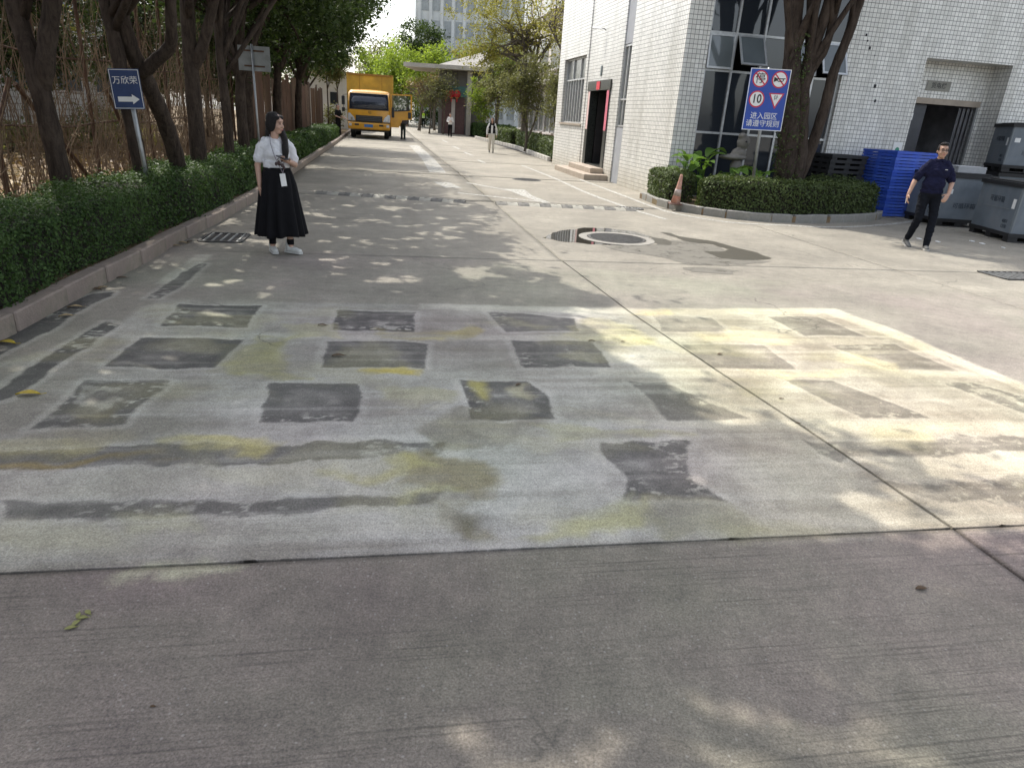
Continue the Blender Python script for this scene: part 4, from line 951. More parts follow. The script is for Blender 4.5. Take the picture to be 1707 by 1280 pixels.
# doorway with granite surround, paper banners, steps
dr = MB(); dr.bb(.0, .26, 5.35, 5.62, .0, 2.64); dr.bb(.0, .26, 7.45, 7.75, .0, 2.64); dr.bb(-.02, .26, 5.30, 7.80, 2.64, 2.93)
dr.bb(.05, .9, 5.62, 7.45, .30, .36); dr_o = dr.build('door_surround', GRANITE, bld)
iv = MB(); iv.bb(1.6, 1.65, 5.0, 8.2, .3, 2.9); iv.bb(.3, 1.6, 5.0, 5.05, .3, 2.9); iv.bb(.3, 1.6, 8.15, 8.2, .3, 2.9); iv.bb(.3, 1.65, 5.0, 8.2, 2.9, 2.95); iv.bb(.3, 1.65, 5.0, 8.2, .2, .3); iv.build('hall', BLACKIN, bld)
door = MB().bb(.28, 1.15, 7.39, 7.44, .36, 2.62).build('door', mat('dark_door_leaf', (.03, .028, .03), .5, .2), bld); MB().bb(1.02, 1.05, 7.35, 7.39, 1.35, 1.5).build('handle', STEEL, door)
PINK = mat('pink_paper', (.62, .16, .22), .8, .15, 5); REDP = mat('red_paper', (.62, .05, .07), .8, .1, 5)
MB().bb(-.012, -.003, 5.38, 5.60, 1.45, 2.62).build('door_banner', PINK, bld); MB().bb(-.012, -.003, 7.48, 7.68, 1.45, 2.62).build('door_banner', mat('faded_pink_paper', (.70, .5, .47), .8, .15, 5), bld)
MB().bb(-.034, -.023, 6.38, 6.74, 2.66, 2.90).build('door_poster', REDP, bld)
MB().bb(.9, .92, 6.2, 6.5, 2.35, 2.41).build('exit_light', mat('exit_plate', (.5, .45, .3), .5, .1), bld)
stp = thing('door_step', 'two pinkish stone steps below the open dark doorway', 'steps', B2W(0, 6.5), BANG)
MB().box((-.385, .12, .08), (.75, 3.9, .18), None, .012).build('lower_step', STEP, stp); MB().box((-.215, .05, .25), (.42, 2.75, .165), None, .012).build('upper_step', STEP, stp)
# lamp on a conduit above the door
lp = MB(); lp.tube([(.05, 6.5, 2.96), (.05, 6.5, 4.35), (-.03, 6.5, 4.42), (-.12, 6.62, 4.40)], .015, 6); lpo = lp.build('conduit', mat('dull_grey_conduit', (.16, .165, .17), .6, .2), bld)
MB().tube([(-.10, 6.52, 4.40), (-.28, 6.95, 4.46)], [.02, .03], 8).build('lamp_head', SWHITE, lpo); MB().box((.03, 6.52, 3.22), (.06, .16, .30), None, .02).build('meter_box', mat('grey_green_metal', (.16, .19, .19), .5, .2), lpo)
MB().box((.06, 6.53, 2.99), (.03, .1, .1)).build('junction_box', SWHITE, lpo)
# tall glass strip on the front
cols = [.57 + (4.15 - .57) * i / 5 for i in range(6)]; zs = [.12, 1.62, 3.0, 3.8, 5.4, 7.0, 8.8]
gs = MB(); gs.bb(.57, .63, .08, .2, .0, H); gs.bb(4.09, 4.15, .08, .2, .0, H)
for z in (.06,): gs.bb(.63, 4.09, .08, .2, 0, .12)
gs.bb(.63, 4.09, .08, .2, 8.8, H); gso = gs.build('window_frame', ALU, bld)
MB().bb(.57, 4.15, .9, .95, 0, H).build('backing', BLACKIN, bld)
for c in cols[1:-1]: MB().bb(c - .025, c + .025, .085, .18, .12, 8.8).build('mullion', ALU, gso)
for z in zs[1:-1]: MB().bb(.63, 4.09, .095, .17, z - .025, z + .025).build('transom', ALU, gso)
tilt = {0: 4, 1: 30, 3: 9, 4: 24}
LGL = glassmat('vent_glass', (.10, .115, .12), .06, 0.0)
for i in range(5):
    for j in range(len(zs) - 1):
        x0, x1, z0, z1 = cols[i] + .03, cols[i + 1] - .03, zs[j] + .028, zs[j + 1] - .028
        if j == 2 and i in tilt:
            M = Matrix.Translation((0, .075, z1)) @ Matrix.Rotation(R(-tilt[i]), 4, 'X')
            hh = z1 - z0; m = MB(); fw = .045
            m.bb(x0, x0 + fw, -.03, .0, -hh, 0); m.bb(x1 - fw, x1, -.03, .0, -hh, 0); m.bb(x0 + fw, x1 - fw, -.03, .0, -fw, 0); m.bb(x0 + fw, x1 - fw, -.03, .0, -hh, -hh + fw)
            sh_ = m.xf(M).build('vent_sash', ALU, gso); MB().bb(x0 + .03, x1 - .03, -.02, -.012, -hh + .03, -.03).xf(M).build('pane', LGL, sh_)
        else: MB().bb(x0 - .02, x1 + .02, .13, .14, z0 - .01, z1 + .01).build('pane', GLASS, gso)
# loading door: dark room, leaf, folding gate, concertina bars, name plate
rm = MB(); rm.bb(5.4, 9.6, 4.2, 4.3, -.02, 3.2); rm.bb(5.4, 5.45, .8, 4.2, -.02, 3.2); rm.bb(9.55, 9.6, .8, 4.2, -.02, 3.2); rm.bb(5.4, 9.6, .8, 4.3, 3.2, 3.25); rm.bb(5.4, 9.6, .6, 4.3, -.06, -.001); rm.build('loading_room', mat('loading_room_paint', (.42, .42, .44), .9, .3, 2), bld)
MB().bb(6.35, 8.74, .55, .66, 2.66, 2.80).build('lintel', STEP, bld)
lf = MB().bb(6.37, 7.25, .68, .73, .05, 2.64).build('door_leaf', mat('dark_grey_door', (.06, .062, .07), .5, .2, 4), bld)
MB().bb(6.6, 6.85, .60, .68, 2.25, 2.42).build('wall_lamp', SWHITE, lf)
MB().bb(7.25, 8.1, 1.9, 1.95, .02, 2.7).build('inner_door', mat('inner_dark_door', (.05, .05, .06), .5, .2, 4), bld)
gt = MB().bb(8.68, 8.74, .58, .66, 0, 2.66).build('gate_rail', STEEL, bld)
for i in range(7): MB().bb(8.22 + i * .066, 8.234 + i * .066, .64 + .03 * (i % 2), .66 + .03 * (i % 2), .03, 2.62).build('gate_bar', GREYIN, gt)
NP = mat('bronze_name_plate', (.20, .195, .17), .4, .15, 8, metal=.4)
npl = MB().bb(7.02, 7.72, .582, .60, 2.98, 3.22).build('name_plate', NP, bld)
text('lettering', '货电梯', .15, SBLACK, npl, Matrix.Translation((7.37, .5815, 3.10)) @ FRONT, .002)
fsn = MB().bb(6.02, 6.28, -.012, -.001, 1.05, 1.68).build('safety_notice', SWHITE, bld)
MB().bb(6.07, 6.23, -.015, -.012, 1.1, 1.3).build('notice_panel', mat('notice_green', (.05, .28, .17), .6, .1), fsn); MB().lathe([(.06, -.015), (.06, -.012)], 16, (6.15, 0, 1.5), 'y').build('notice_disc', mat('notice_green', (.05, .28, .17)), fsn)
for x, z, s in ((4.55, 4.02, .05), (4.62, 3.9, .035), (4.72, 3.75, .06), (4.9, 3.6, .025), (5.1, 2.93, .07), (5.2, 2.6, .055), (5.05, 3.2, .02)): MB().box((x, -.001, z), (s, .004, s * 1.2)).build('missing_tile', BLACKIN, bld)

# ------------------------------------------------------------------ planter in front of it
PK = dense([(2.86, 17.45), (3.0, 16.4), (3.13, 15.72), (3.72, 14.83), (4.60, 14.36), (5.76, 14.52), (7.18, 15.25), (8.05, 15.95), (8.42, 16.5)], 12)
pln = thing('planter', 'low curved planter bed edged with concrete kerb blocks before the glass strip', 'planter', (5.5, 16, 0))
acc = 0; pk_me = MB().box((0, 0, .065), (.47, .13, .19), None, .012).mesh('kerb_block', KERB2); nxt = .25
for i in range(1, len(PK)):
    d = PK[i] - PK[i - 1]; acc += d.length
    if acc >= nxt:
        o = obj('kerb_block', pk_me, pln); rt = Vector((d.y, -d.x)).normalized(); o.location = (PK[i].x - rt.x * .065 - 5.5, PK[i].y - rt.y * .065 - 16, random.uniform(-.006, .006)); o.rotation_euler = (0, 0, math.atan2(d.y, d.x)); nxt += .478
soil = [(p.x - 5.5, p.y - 16) for p in PK[::3]] + [(8.2 - 5.5, 16.95 - 16), (6.9 - 5.5, 17.25 - 16), (6.75 - 5.5, 18.08 - 16), (3.55 - 5.5, 17.46 - 16)]
MB().prism(soil, -.02, .12).build('soil', SOIL, pln)
hedge('planter_hedge', 'short rounded hedge block at the planter tip, left of the traffic cone', [(2.97, 17.55), (3.08, 16.6), (3.2, 15.95), (3.36, 15.66)], .62, .66, .12, [(0, 9, 1500, .05)], L_HEDGE2, .06)
hedge('planter_hedge', 'long curved clipped hedge along the planter front below the blue rules sign', [tuple(p) for p in dense([(3.66, 15.10), (4.0, 14.83), (4.62, 14.56), (5.72, 14.70), (7.1, 15.40), (7.95, 16.08), (8.25, 16.42)], 8)], .66, .66, .12, [(0, 20, 1700, .048)], L_HEDGE2, .06)
hedge('planter_hedge', 'small dark hedge behind the long planter hedge, beside the tree', [(6.75, 16.45), (7.4, 16.75), (8.0, 17.0)], .5, .72, .12, [(0, 9, 1300, .05)], L_HEDGE2, .06)
# rules sign
rs = thing('rules_sign', 'tall blue rules sign with four round and triangular symbols on a pole', 'sign', (4.98, 15.62, .1), R(2))
MB().tube([(.04, .04, 0), (-.02, .04, 1.7), (-.06, .04, 2.86)], .035, 10).build('pole', STEEL, rs, True)
SM = Matrix.Translation((-.02, 0, 2.24)) @ Matrix.Rotation(R(-.8), 4, 'Y')
BLUE2 = mat('bright_sign_blue', (.012, .06, .36), .35, .1, 4)
rp = MB().box((0, 0, 0), (.85, .015, 1.20)).xf(SM).build('panel', BLUE2, rs)
bd = MB()
for s in (-1, 1): bd.box((s * .417, -.0085, 0), (.014, .003, 1.198)); bd.box((0, -.0085, s * .592), (.818, .003, .014))
bd.xf(SM).build('border', SWHITE, rp)
def disc(cx, cz):
    MB().lathe([(.165, -.0105), (.165, -.008)], 36, (cx, 0, cz), 'y').xf(SM).build('red_ring', SRED, rp); return MB().lathe([(.138, -.012), (.138, -.0105)], 36, (cx, 0, cz), 'y').xf(SM).build('disc', SWHITE, rp)
for cx, cz in ((-.20, .40), (.205, .40), (-.21, .01)): disc(cx, cz)
def sl(cx, cz): MB().box((cx, -.0133, cz), (.29, .002, .026), (0, R(45), 0)).xf(SM).build('slash', SRED, rp)
sl(-.20, .40); sl(.205, .40)
text('lettering', '停', .22, SBLACK, rp, SM @ Matrix.Translation((-.20, -.0155, .40)) @ FRONT, .0)
text('lettering', '10', .24, SBLACK, rp, SM @ Matrix.Translation((-.21, -.014, .01)) @ FRONT, .004, sx=.85)
hn = MB(); hn.add([(-.12, 0, -.05), (-.05, 0, -.018), (-.05, 0, .018), (-.12, 0, .05)], [(0, 1, 2, 3)]); hn.add([(-.05, 0, .012), (.12, 0, .012), (.12, 0, .028), (-.05, 0, .028)], [(0, 1, 2, 3)])
hn.tube([(-.03, 0, -.03), (.06, 0, -.03), (.085, 0, -.01), (.06, 0, .02), (-.03, 0, .02), (-.05, 0, -.005), (-.03, 0, -.03)], .007, 6)
hn.xf(SM @ Matrix.Translation((.205, -.0165, .40))).build('horn_symbol', SBLACK, rp)
tr_ = MB(); tr_.add([(-.165, -.0095, .14), (0, -.0095, -.17), (.165, -.0095, .14)], [(0, 1, 2)]); tr_.xf(SM @ Matrix.Translation((.195, 0, .0))).build('red_triangle', SRED, rp)
tr_ = MB(); tr_.add([(-.125, -.0112, .118), (0, -.0112, -.118), (.125, -.0112, .118)], [(0, 1, 2)]); tr_.xf(SM @ Matrix.Translation((.195, 0, .0))).build('triangle', SWHITE, rp)
text('lettering', '让', .10, SBLACK, rp, SM @ Matrix.Translation((.195, -.013, .05)) @ FRONT, .002)
text('lettering', '进入园区', .145, SWHITE, rp, SM @ Matrix.Translation((0, -.0095, -.32)) @ FRONT, .0)
text('lettering', '请遵守规则', .145, SWHITE, rp, SM @ Matrix.Translation((0, -.0095, -.47)) @ FRONT, .0)
# cone
cn = thing('traffic_cone', 'faded pale orange traffic cone leaning in the hedge gap on the planter kerb', 'cone', (3.29, 15.26, .135)); cn.scale = (.9, .9, .95)
OR = mat('faded_orange_plastic', (.52, .25, .18), .7, .2, 12, dirt=((.45, .38, .33), 6, .7))
CM = Matrix.Rotation(R(5), 4, 'Y')
MB().box((0, 0, .015), (.30, .30, .03), None, .01).build('base', mat('cone_base_rubber', (.16, .09, .07), .8, .3), cn)
MB().lathe([(.115, .03), (.06, .40), (.035, .62), (.028, .66), (.02, .662)], 20).xf(CM).build('cone_body', OR, cn, True)
MB().lathe([(.0925, .20), (.0955, .19), (.075, .33), (.072, .335)], 20).xf(CM).build('pale_band', mat('cone_band', (.55, .46, .42), .7, .2), cn, True)
# planter tree
tree('planter_tree', 'stout dark multi-stemmed tree rising before the glass strip beside the rules sign', (5.95, 16.35, .1),
     [([(0, 0, 0), (-.02, 0, .8), (-.12, 0, 1.7), (-.28, 0, 2.6), (-.42, .05, 3.6), (-.6, .1, 5.2)], .28, .14), ([(.12, -.05, .3), (.2, -.05, 1.1), (.1, 0, 1.9), (-.02, 0, 2.9), (.12, .0, 3.8), (.25, 0, 5.2)], .19, .09),
      ([(.25, 0, .4), (.42, 0, 1.2), (.55, 0, 2.2), (.58, 0, 2.9), (.75, 0, 3.8), (.95, .1, 5.2)], .13, .085), ([(-.02, 0, 2.3), (.1, .02, 2.9), (.3, .0, 3.4), (.36, 0, 4.4), (.5, 0, 5.4)], .10, .07)],
     [((.2, -.1, 6.8), (2.4, 2.0, 1.5), 1)], 13000, .13, L_DARK, BARK, .5, 70, 14)
n = 1500; th = rng.uniform(0, 6.28, n); zz = rng.uniform(.5, 3.6, n); rr = .30 - .035 * zz + rng.uniform(0, .08, n)
iv_ = obj('trunk_creeper', leaves('trunk_creeper', np.stack([rr * np.cos(th) - .1 * zz + .08, rr * np.sin(th), zz], -1), .05, L_HEDGE2, .7)); iv_.location = (5.95, 16.35, .1); tag(iv_, 'small creeper leaves clinging to the planter tree trunk', 'creeper', kind='stuff')
# broad-leaved plants
def leafblade():
    m = MB(); k = 7; vs = []
    for i in range(k):
        t = i / (k - 1); wv = .95 * math.sin(math.pi * min(1, t * .93 + .05)) ** .8 * .62; x = t; z = .28 * math.sin(t * 2.2) - .25 * t * t
        vs += [(x, -wv / 2, z + wv * .12), (x, 0, z), (x, wv / 2, z + wv * .12)]
    m.add(vs, [(3 * i, 3 * i + 3, 3 * i + 4, 3 * i + 1) for i in range(k - 1)] + [(3 * i + 1, 3 * i + 4, 3 * i + 5, 3 * i + 2) for i in range(k - 1)]); return m.mesh('leaf', L_BIG, True)
LB = leafblade()
def broad_plant(label, base, nl, size, hgt):
    o = thing('broad_leaved_plant', label, 'plant', base, 0, 'broad-leaved plants in the planter')
    for i in range(nl):
        a = i * 2.4 + random.uniform(-.3, .3); h = hgt * random.uniform(.45, 1); rr = random.uniform(.05, .16); tip = Vector((math.cos(a) * rr, math.sin(a) * rr, h))
        MB().tube([(0, 0, 0), tip * .6 + Vector((0, 0, .05)), tip], [.012, .01, .007], 5).build('stalk', L_BIG, o)
        l = obj('leaf', LB, o); l.location = tip; s = size * random.uniform(.75, 1.2); l.scale = (s, s, s); l.rotation_euler = (random.uniform(-.3, .3), random.uniform(-.5, .15), a)
broad_plant('bright broad-leaved plant behind the small hedge block by the tiled corner', (3.72, 16.5, .1), 12, .42, .98)
broad_plant('bright broad-leaved plant close to the dark glass edge', (4.12, 16.75, .1), 12, .40, 1.08)
broad_plant('dark broad-leaved plant under the garden ornament', (4.75, 16.4, .1), 14, .40, .8)
broad_plant('dark broad-leaved plant at the foot of the rules sign pole', (5.25, 16.2, .1), 12, .36, .75)
# ornament
go = thing('garden_ornament', 'pale stone ornament with a round top standing among plants before the glass', 'ornament', (4.95, 16.95, .1))
PST = mat('pale_stone', (.22, .205, .18), .85, .25, 7, bmp=.4, bscale=20)
m = MB(); m.lathe([(.20, 0), (.17, .3), (.11, .6), (.14, .85), (.10, .95)], 16); m.build('pedestal', PST, go, True)
m = MB(); m.ell((-.10, 0, 1.02), (.34, .22, .07)); m.ell((.02, 0, 1.12), (.18, .16, .12)); m.ell((.08, -.02, 1.36), (.155, .14, .17)); m.ell((.02, -.05, 1.50), (.1, .1, .07)); bobj(m, 'figure', PST, go, .02, 4)
MB().ell((.10, -.165, 1.38), (.02, .012, .02)).build('hollow', SBLACK, go)

# ------------------------------------------------------------------ further down the right side
GRASSL = L_HEDGE2
rk = [(-3.9, 53.5), (-1.91, 46.04), (-.65, 40.8), (.2, 35.6), (1.0, 30.4)]
rkd = dense(rk, 14); o_k = thing('right_kerb', 'pale block kerb under the hedge beyond the doorway', 'kerb', (1, 30.4, 0)); acc = 0; nxt = .4
PK2 = mat('pale_kerb_block', (.42, .40, .36), .85, .2, 4, bmp=.3); rk_me = MB().box((0, 0, .07), (.70, .16, .2), None, .02).mesh('kerb_block', PK2)
for i in range(1, len(rkd)):
    d = rkd[i] - rkd[i - 1]; acc += d.length
    while acc >= nxt:
        o = obj('kerb_block', rk_me, o_k); p = rkd[i] - d.normalized() * (acc - nxt); o.location = (p.x - 1, p.y - 30.4, 0); o.rotation_euler = (0, 0, math.atan2(d.y, d.x)); nxt += .78
hedge('right_hedge', 'clipped olive hedge along the right kerb just past the doorway', [(p.x + .12, p.y) for p in dense([(-.9, 42.2), (-.5, 40.3), (.2, 35.6), (1.0, 30.6)], 8)], 1.0, .78, .08, [(0, 20, 500, .09)], L_HEDGE2, .07)
hedge('right_hedge', 'rounded hedge block behind the woman in white trousers', [(-2.4, 48.0), (-1.7, 45.4), (-1.1, 43.0)], 1.2, .85, .08, [(0, 20, 420, .1)], L_HEDGE2, .08)
hedge('right_hedge', 'long low hedge on the far side behind the walker in black trousers', [(-6.3, 69), (-5.2, 62), (-3.6, 56.0), (-1.4, 55.2)], 1.3, .95, .05, [(0, 30, 330, .12)], L_HEDGE, .08)
bed2 = MB(); bed2.add([(-4.0, 55, 0), (-.6, 41, 0), (1.1, 30.2, 0), (6, 31, 0), (3, 58, 0)], [(0, 1, 2, 3, 4)]); tag(bed2.build('planting_bed', SOIL, None, loc=(0, 0, .05)), kind='structure')
# second building set back
SB0 = Vector((4.3, 30.6, 0)); b2 = thing('rear_building', 'pale pink-white building set back behind the trees past the tiled building', 'building', SB0, BANG)
PKW = mat('pinkish_white_render', (.58, .54, .51), .8, .1, 1.5, dirt=((.4, .37, .34), 1, .4))
MB().bb(0, 9, 0, 26, -.1, 11).build('wall', PKW, b2)
for zz in (.9, 4.5, 7.8):
    for yy in np.arange(1.0, 25, 3.2):
        wn = MB().bb(-.06, .03, yy, yy + 2.2, zz, zz + 1.9).build('window', ALU, b2); MB().bb(-.068, -.06, yy + .06, yy + 1.07, zz + .06, zz + 1.84).build('pane', GL2, wn); MB().bb(-.068, -.06, yy + 1.13, yy + 2.14, zz + .06, zz + 1.84).build('pane', GL2, wn); MB().bb(-.25, 0, yy - .1, yy + 2.3, zz - .12, zz - .02).build('sill', PKW, wn)
MB().bb(-.9, 0, -.2, 26.2, 3.55, 3.75).build('awning', mat('grey_awning', (.25, .22, .2), .8, .2), b2)
MB().bb(-.1, 9.1, -.1, 26.1, 11, 11.4).build('roof', PKW, b2)
SLG = mat('grey_shutter', (.36, .35, .34), .7, .15, 3)
for yy in np.arange(.4, 24, 1.6): MB().bb(-.12, -.0, yy - .1, yy + .1, 0, 3.5).build('pilaster', SLG, b2)
# trees of the right strip
RT = 'small trees along the right kerb'
tree('strip_tree', 'bushy olive tree close to the tiled building end', (1.55, 32.6, .05), [([(0, 0, 0), (-.05, 0, .7), (.05, 0, 1.5), (.1, 0, 2.4)], .07, .04), ([(0, 0, .5), (.3, 0, 1.1), (.45, 0, 2.2)], .045, .03), ([(0, 0, .4), (-.3, .1, 1.1), (-.5, 0, 2.0)], .04, .025)], [((-.1, 0, 2.75), (1.25, 1.2, 1.25), 1)], 7500, .095, L_OLIVE, BARK2, .32, 110, 20, RT, .03, shell=.3)
tree('strip_tree', 'olive-brown leafy tree beside the woman in white trousers', (-.1, 37.0, .05), [([(0, 0, 0), (.0, 0, .9), (-.3, 0, 1.9), (-.5, 0, 3.2)], .08, .05), ([(0, 0, .4), (.35, 0, 1.4), (.6, 0, 2.6)], .05, .03)], [((-.3, 0, 2.7), (1.5, 1.3, 1.2), 1), ((.4, .3, 3.7), (1.2, 1.2, 1.0), .4)], 8000, .10, L_OLIVE, BARK2, .35, 90, 18, RT, .035, shell=.3)
tree('strip_tree', 'tall pale-barked tree with sparse yellowish leaves before the pavilion', (-.2, 43.0, .05), [([(0, 0, 0), (-.1, 0, 1.6), (-.2, 0, 3.4), (-.3, 0, 5.6)], .24, .11), ([(-.15, 0, 2.6), (.2, 0, 3.8), (.5, .1, 5.8)], .14, .07)], [((-1.7, 0, 6.8), (3.0, 2.4, 2.2), 1), ((1.2, 0, 6.4), (2.0, 1.6, 1.8), .4), ((-2.6, 0, 5.0), (1.6, 1.4, 1.2), .35)], 11000, .12, L_YELL, BARK2, .42, 110, 30, RT, .06, shell=.3)
tree('strip_tree', 'half-bare branching tree above the bushy tree near the tiled wall', (2.6, 34.5, .05), [([(0, 0, 0), (-.1, 0, 1.6), (-.3, 0, 3.2), (-.7, 0, 4.6)], .11, .06), ([(-.2, 0, 2.6), (.2, 0, 3.8), (.1, 0, 5.8)], .07, .05), ([(-.4, 0, 3.5), (-1.2, 0, 4.4), (-2.0, 0, 5.6)], .06, .04)], [((-.8, 0, 5.8), (2.2, 1.6, 1.6), 1)], 2600, .11, L_YELL, BARK2, .5, 60, 34, RT, .05, shell=.4)
tree('strip_tree', 'small bright green tree beside the pavilion door', (-3.6, 57.5, .05), [([(0, 0, 0), (0, 0, 1.5), (.1, 0, 3)], .08, .04)], [((0, 0, 2.9), (1.1, 1.1, 1.9), 1)], 5000, .14, L_LIME, BARK2, .35, 60, 10, RT, shell=.3)
tree('strip_tree', 'small tree with drooping reddish twigs left of the pavilion door', (-8.6, 66, .05), [([(0, 0, 0), (0, 0, 1.5), (.1, 0, 3.2)], .10, .05)], [((0, 0, 3.6), (2.3, 1.6, 1.3), 1)], 3000, .14, L_DRY, BARK2, .5, 60, 24, RT, .04, shell=.3)
tree('strip_tree', 'leafy tree with dark low crown hiding the right end of the pavilion', (-2.4, 52.0, .05), [([(0, 0, 0), (0, 0, 1.5), (.1, 0, 3)], .10, .05)], [((0, 0, 3.4), (1.9, 1.5, 1.7), 1), ((.8, 0, 5.2), (1.6, 1.4, 1.3), .6)], 8000, .13, L_OLIVE, BARK2, .4, 80, 14, RT, shell=.3)
tree('strip_tree', 'bare grey twiggy tree hanging over the left end of the pavilion canopy', (-9.4, 62, .05), [([(0, 0, 0), (.2, 0, 1.6), (.5, 0, 3.0)], .12, .05)], [((.8, 0, 3.2), (2.2, 1.4, 1.2), 1)], 1800, .12, L_DRY, BARK2, .5, 60, 34, RT, .04, shell=.3)
# pavilion with lanterns
pv = thing('entrance_pavilion', 'flat-roofed entrance pavilion with green fascia behind the walkers', 'pavilion', (-5.2, 60, 0))
CONC = mat('pavilion_concrete', (.42, .39, .34), .85, .15, 2); GREENG = mat('green_fascia', (.06, .16, .15), .4, .2)
MB().bb(-5.0, 1.8, -1.2, 5, 4.85, 5.15).build('canopy', CONC, pv)
m = MB(); m.add([(-2.2, -1.0, 5.16), (1.8, -1.0, 5.16), (1.8, 5, 5.16), (-2.2, 5, 5.16), (1.2, 0, 6.3), (1.8, 0, 6.3), (1.8, 5, 6.3), (1.2, 5, 6.3)], [(0, 1, 5, 4), (3, 0, 4, 7), (4, 5, 6, 7), (1, 2, 6, 5), (2, 3, 7, 6)]); m.build('roof', mat('pale_roof', (.6, .56, .5), .8, .1), pv)
for x in (.2, 1.6): MB().bb(x - .18, x + .18, -.4, -.05, 0, 4.85).build('column', CONC, pv)
MB().bb(-2.4, 1.6, .6, 4.6, 0, 4.8).build('hall_wall', mat('shaded_hall_render', (.16, .155, .145), .85, .2, 1), pv); MB().bb(-2.2, .0, .5, .6, 2.9, 3.7).build('fascia', GREENG, pv)  # hall wall colour darkened to stand for shade under the canopy
dd = MB().bb(-2.1, -.2, .52, .6, 0, 2.8).build('door', mat('dark_maroon_door', (.10, .05, .05), .5, .2), pv); MB().bb(-1.3, -1.0, .48, .52, .1, 2.7).build('door_panel', PKW, dd)
LAN = mat('red_lantern_paper', (.55, .015, .03), .6, .15, 4); GOLD = mat('gold_trim', (.5, .33, .08), .5, .2)
for i, x in enumerate((-6.9, -6.45, -6.0)):
    l = thing('red_lantern', 'round red paper lantern hanging under the pavilion canopy', 'lantern', (x, 59.8, 2.72), 0, 'red lanterns under the canopy')
    MB().lathe([(.12, .1), (.26, .2), (.31, .36), (.26, .52), (.12, .62)], 14).build('shade', LAN, l, True); MB().lathe([(.13, .62), (.13, .67)], 12).build('cap', GOLD, l); MB().lathe([(.13, .05), (.13, .1)], 12).build('rim', GOLD, l); MB().lathe([(.03, -.25), (.05, .05)], 8).build('tassel', LAN, l); MB().tube([(0, 0, .66), (0, 0, 2.14)], .012, 5).build('cord', SBLACK, l)
for lb_, x_, y_, h_ in (('bare drooping twiggy tree before the left half of the pavilion', -7.9, 57.5, 3.0), ('thin twiggy tree between the lanterns and the lane', -6.9, 58.2, 3.6)):
    tree('strip_tree', lb_, (x_, y_, .0), [([(0, 0, 0), (.1, 0, 1.2), (.0, 0, h_ * .8)], .06, .03)], [((0, 0, h_), (1.3, .9, 1.1), 1)], 1500, .13, L_OLIVE, BARK2, .45, 50, 30, RT, .03, shell=.3)
# far buildings
fb2 = thing('tower_block', 'tall pale grey block with ribbed front behind the far trees', 'building', (-15.5, 98, 0))
RIB = mat('pale_grey_cladding', (.66, .67, .65), .7, .12, .6)
MB().bb(0, 22, 0, 14, 0, 26).build('wall', RIB, fb2)
for i in range(15): MB().bb(.4 + i * 1.45, .75 + i * 1.45, -.35, 0, 0, 26).build('rib', RIB, fb2)
for k in range(8):
    for i in range(14): wn = MB().bb(.9 + i * 1.45, 1.7 + i * 1.45, -.06, .02, 1.2 + k * 3.1, 3.2 + k * 3.1).build('window', mat('pale_far_glass', (.36, .38, .38), .3, .2, 2), fb2)
MB().bb(-.3, 22.3, -.5, 14.3, 26, 26.6).build('roof', RIB, fb2)
ws = thing('white_shed', 'white ribbed shed wall glimpsed left of the parked truck', 'building', (-15.6, 51, .1), R(8))
WS = mat('white_ribbed_sheet', (.60, .60, .58), .6, .1, 2)
MB().bb(0, 2.9, 0, 5, -.1, 3.6).build('wall', WS, ws)
for i in range(14): MB().bb(.1 + i * .2, .15 + i * .2, -.035, 0, 0, 3.55).build('rib', WS, ws)
MB().bb(-.2, 3.1, -.3, 5.2, 3.6, 3.75).build('roof', SLG, ws); MB().bb(1.6, 2.1, -.045, -.036, 1.6, 2.4).build('window', GLASS, ws)
for sx_, sy_, sl_ in ((-13.5, 48.6, 'thin straight young tree before the white shed, next to the sheet fence'), (-13.0, 49.2, 'thin straight young tree before the white shed, next to the truck')):
    tree('shed_tree', sl_, (sx_, sy_, .1), [([(0, 0, 0), (.03, 0, 1.6), (0, 0, 3.6)], .06, .03)], [((0, 0, 4.0), (1.1, 1.0, .9), 1)], 2500, .15, L_OLIVE, BARK, .4, 30, 8, 'young trees before the white shed')
bush('shed_shrub', 'leafy shrub at the foot of the white shed wall', (-13.3, 49.0, .1), (.8, .6, .75), 900, .14, L_OLIVE)
# far trees closing the street
FT = [(-21.5, 72, 4.6, 3.4, L_DARK), (-17.0, 84, 6.0, 3.6, L_LIME), (-13.5, 80, 5.6, 3.6, L_LIME), (-10.2, 77, 5.4, 3.6, L_LIME), (-7.0, 80, 5.8, 3.4, L_YELL), (-3.5, 78, 6.4, 3.6, L_LIME), (-19.5, 95, 6.2, 4.2, L_OLIVE), (-24, 62, 4.2, 3.0, L_OLIVE), (1.5, 72, 7.5, 4.2, L_OLIVE), (-13.8, 92, 9.5, 3.6, L_DARK)]
fl_ = ['dark tree at the far left of the street end', 'light green tree closing the street beyond the truck', 'light green tree in the middle of the street end', 'bright lime tree just left of the pavilion roof', 'yellow-green tree above the pavilion canopy', 'light green tree behind the pavilion', 'olive tree at the very end of the street', 'olive tree behind the white shed', 'tall olive tree right of the pavilion', 'dark tree reaching up before the ribbed tower block']
for (x, y, cz, r_, lm_), lb in zip(FT, fl_):
    tree('street_end_tree', lb, (x, y, 0), [([(0, 0, 0), (.1, 0, cz * .4), (0, 0, cz * .8)], .18, .10)], [((0, 0, cz), (r_, r_, r_ * .75), 1), ((0, 0, cz - 1.8), (r_ * .8, r_ * .8, r_ * .5), .5)], 7500, .28, lm_, BARK2, .8, 80, 14, 'trees closing the street end', shell=.35)
for i in range(9):
    x = -19 + i * 1.5; bush('street_end_shrub', 'dark shrub at the foot of the trees at the street end', (x, 86 + .3 * (i % 3), 0), (1.1, .9, 1.0), 500, .25, L_DARK, 'shrubs at the street end')
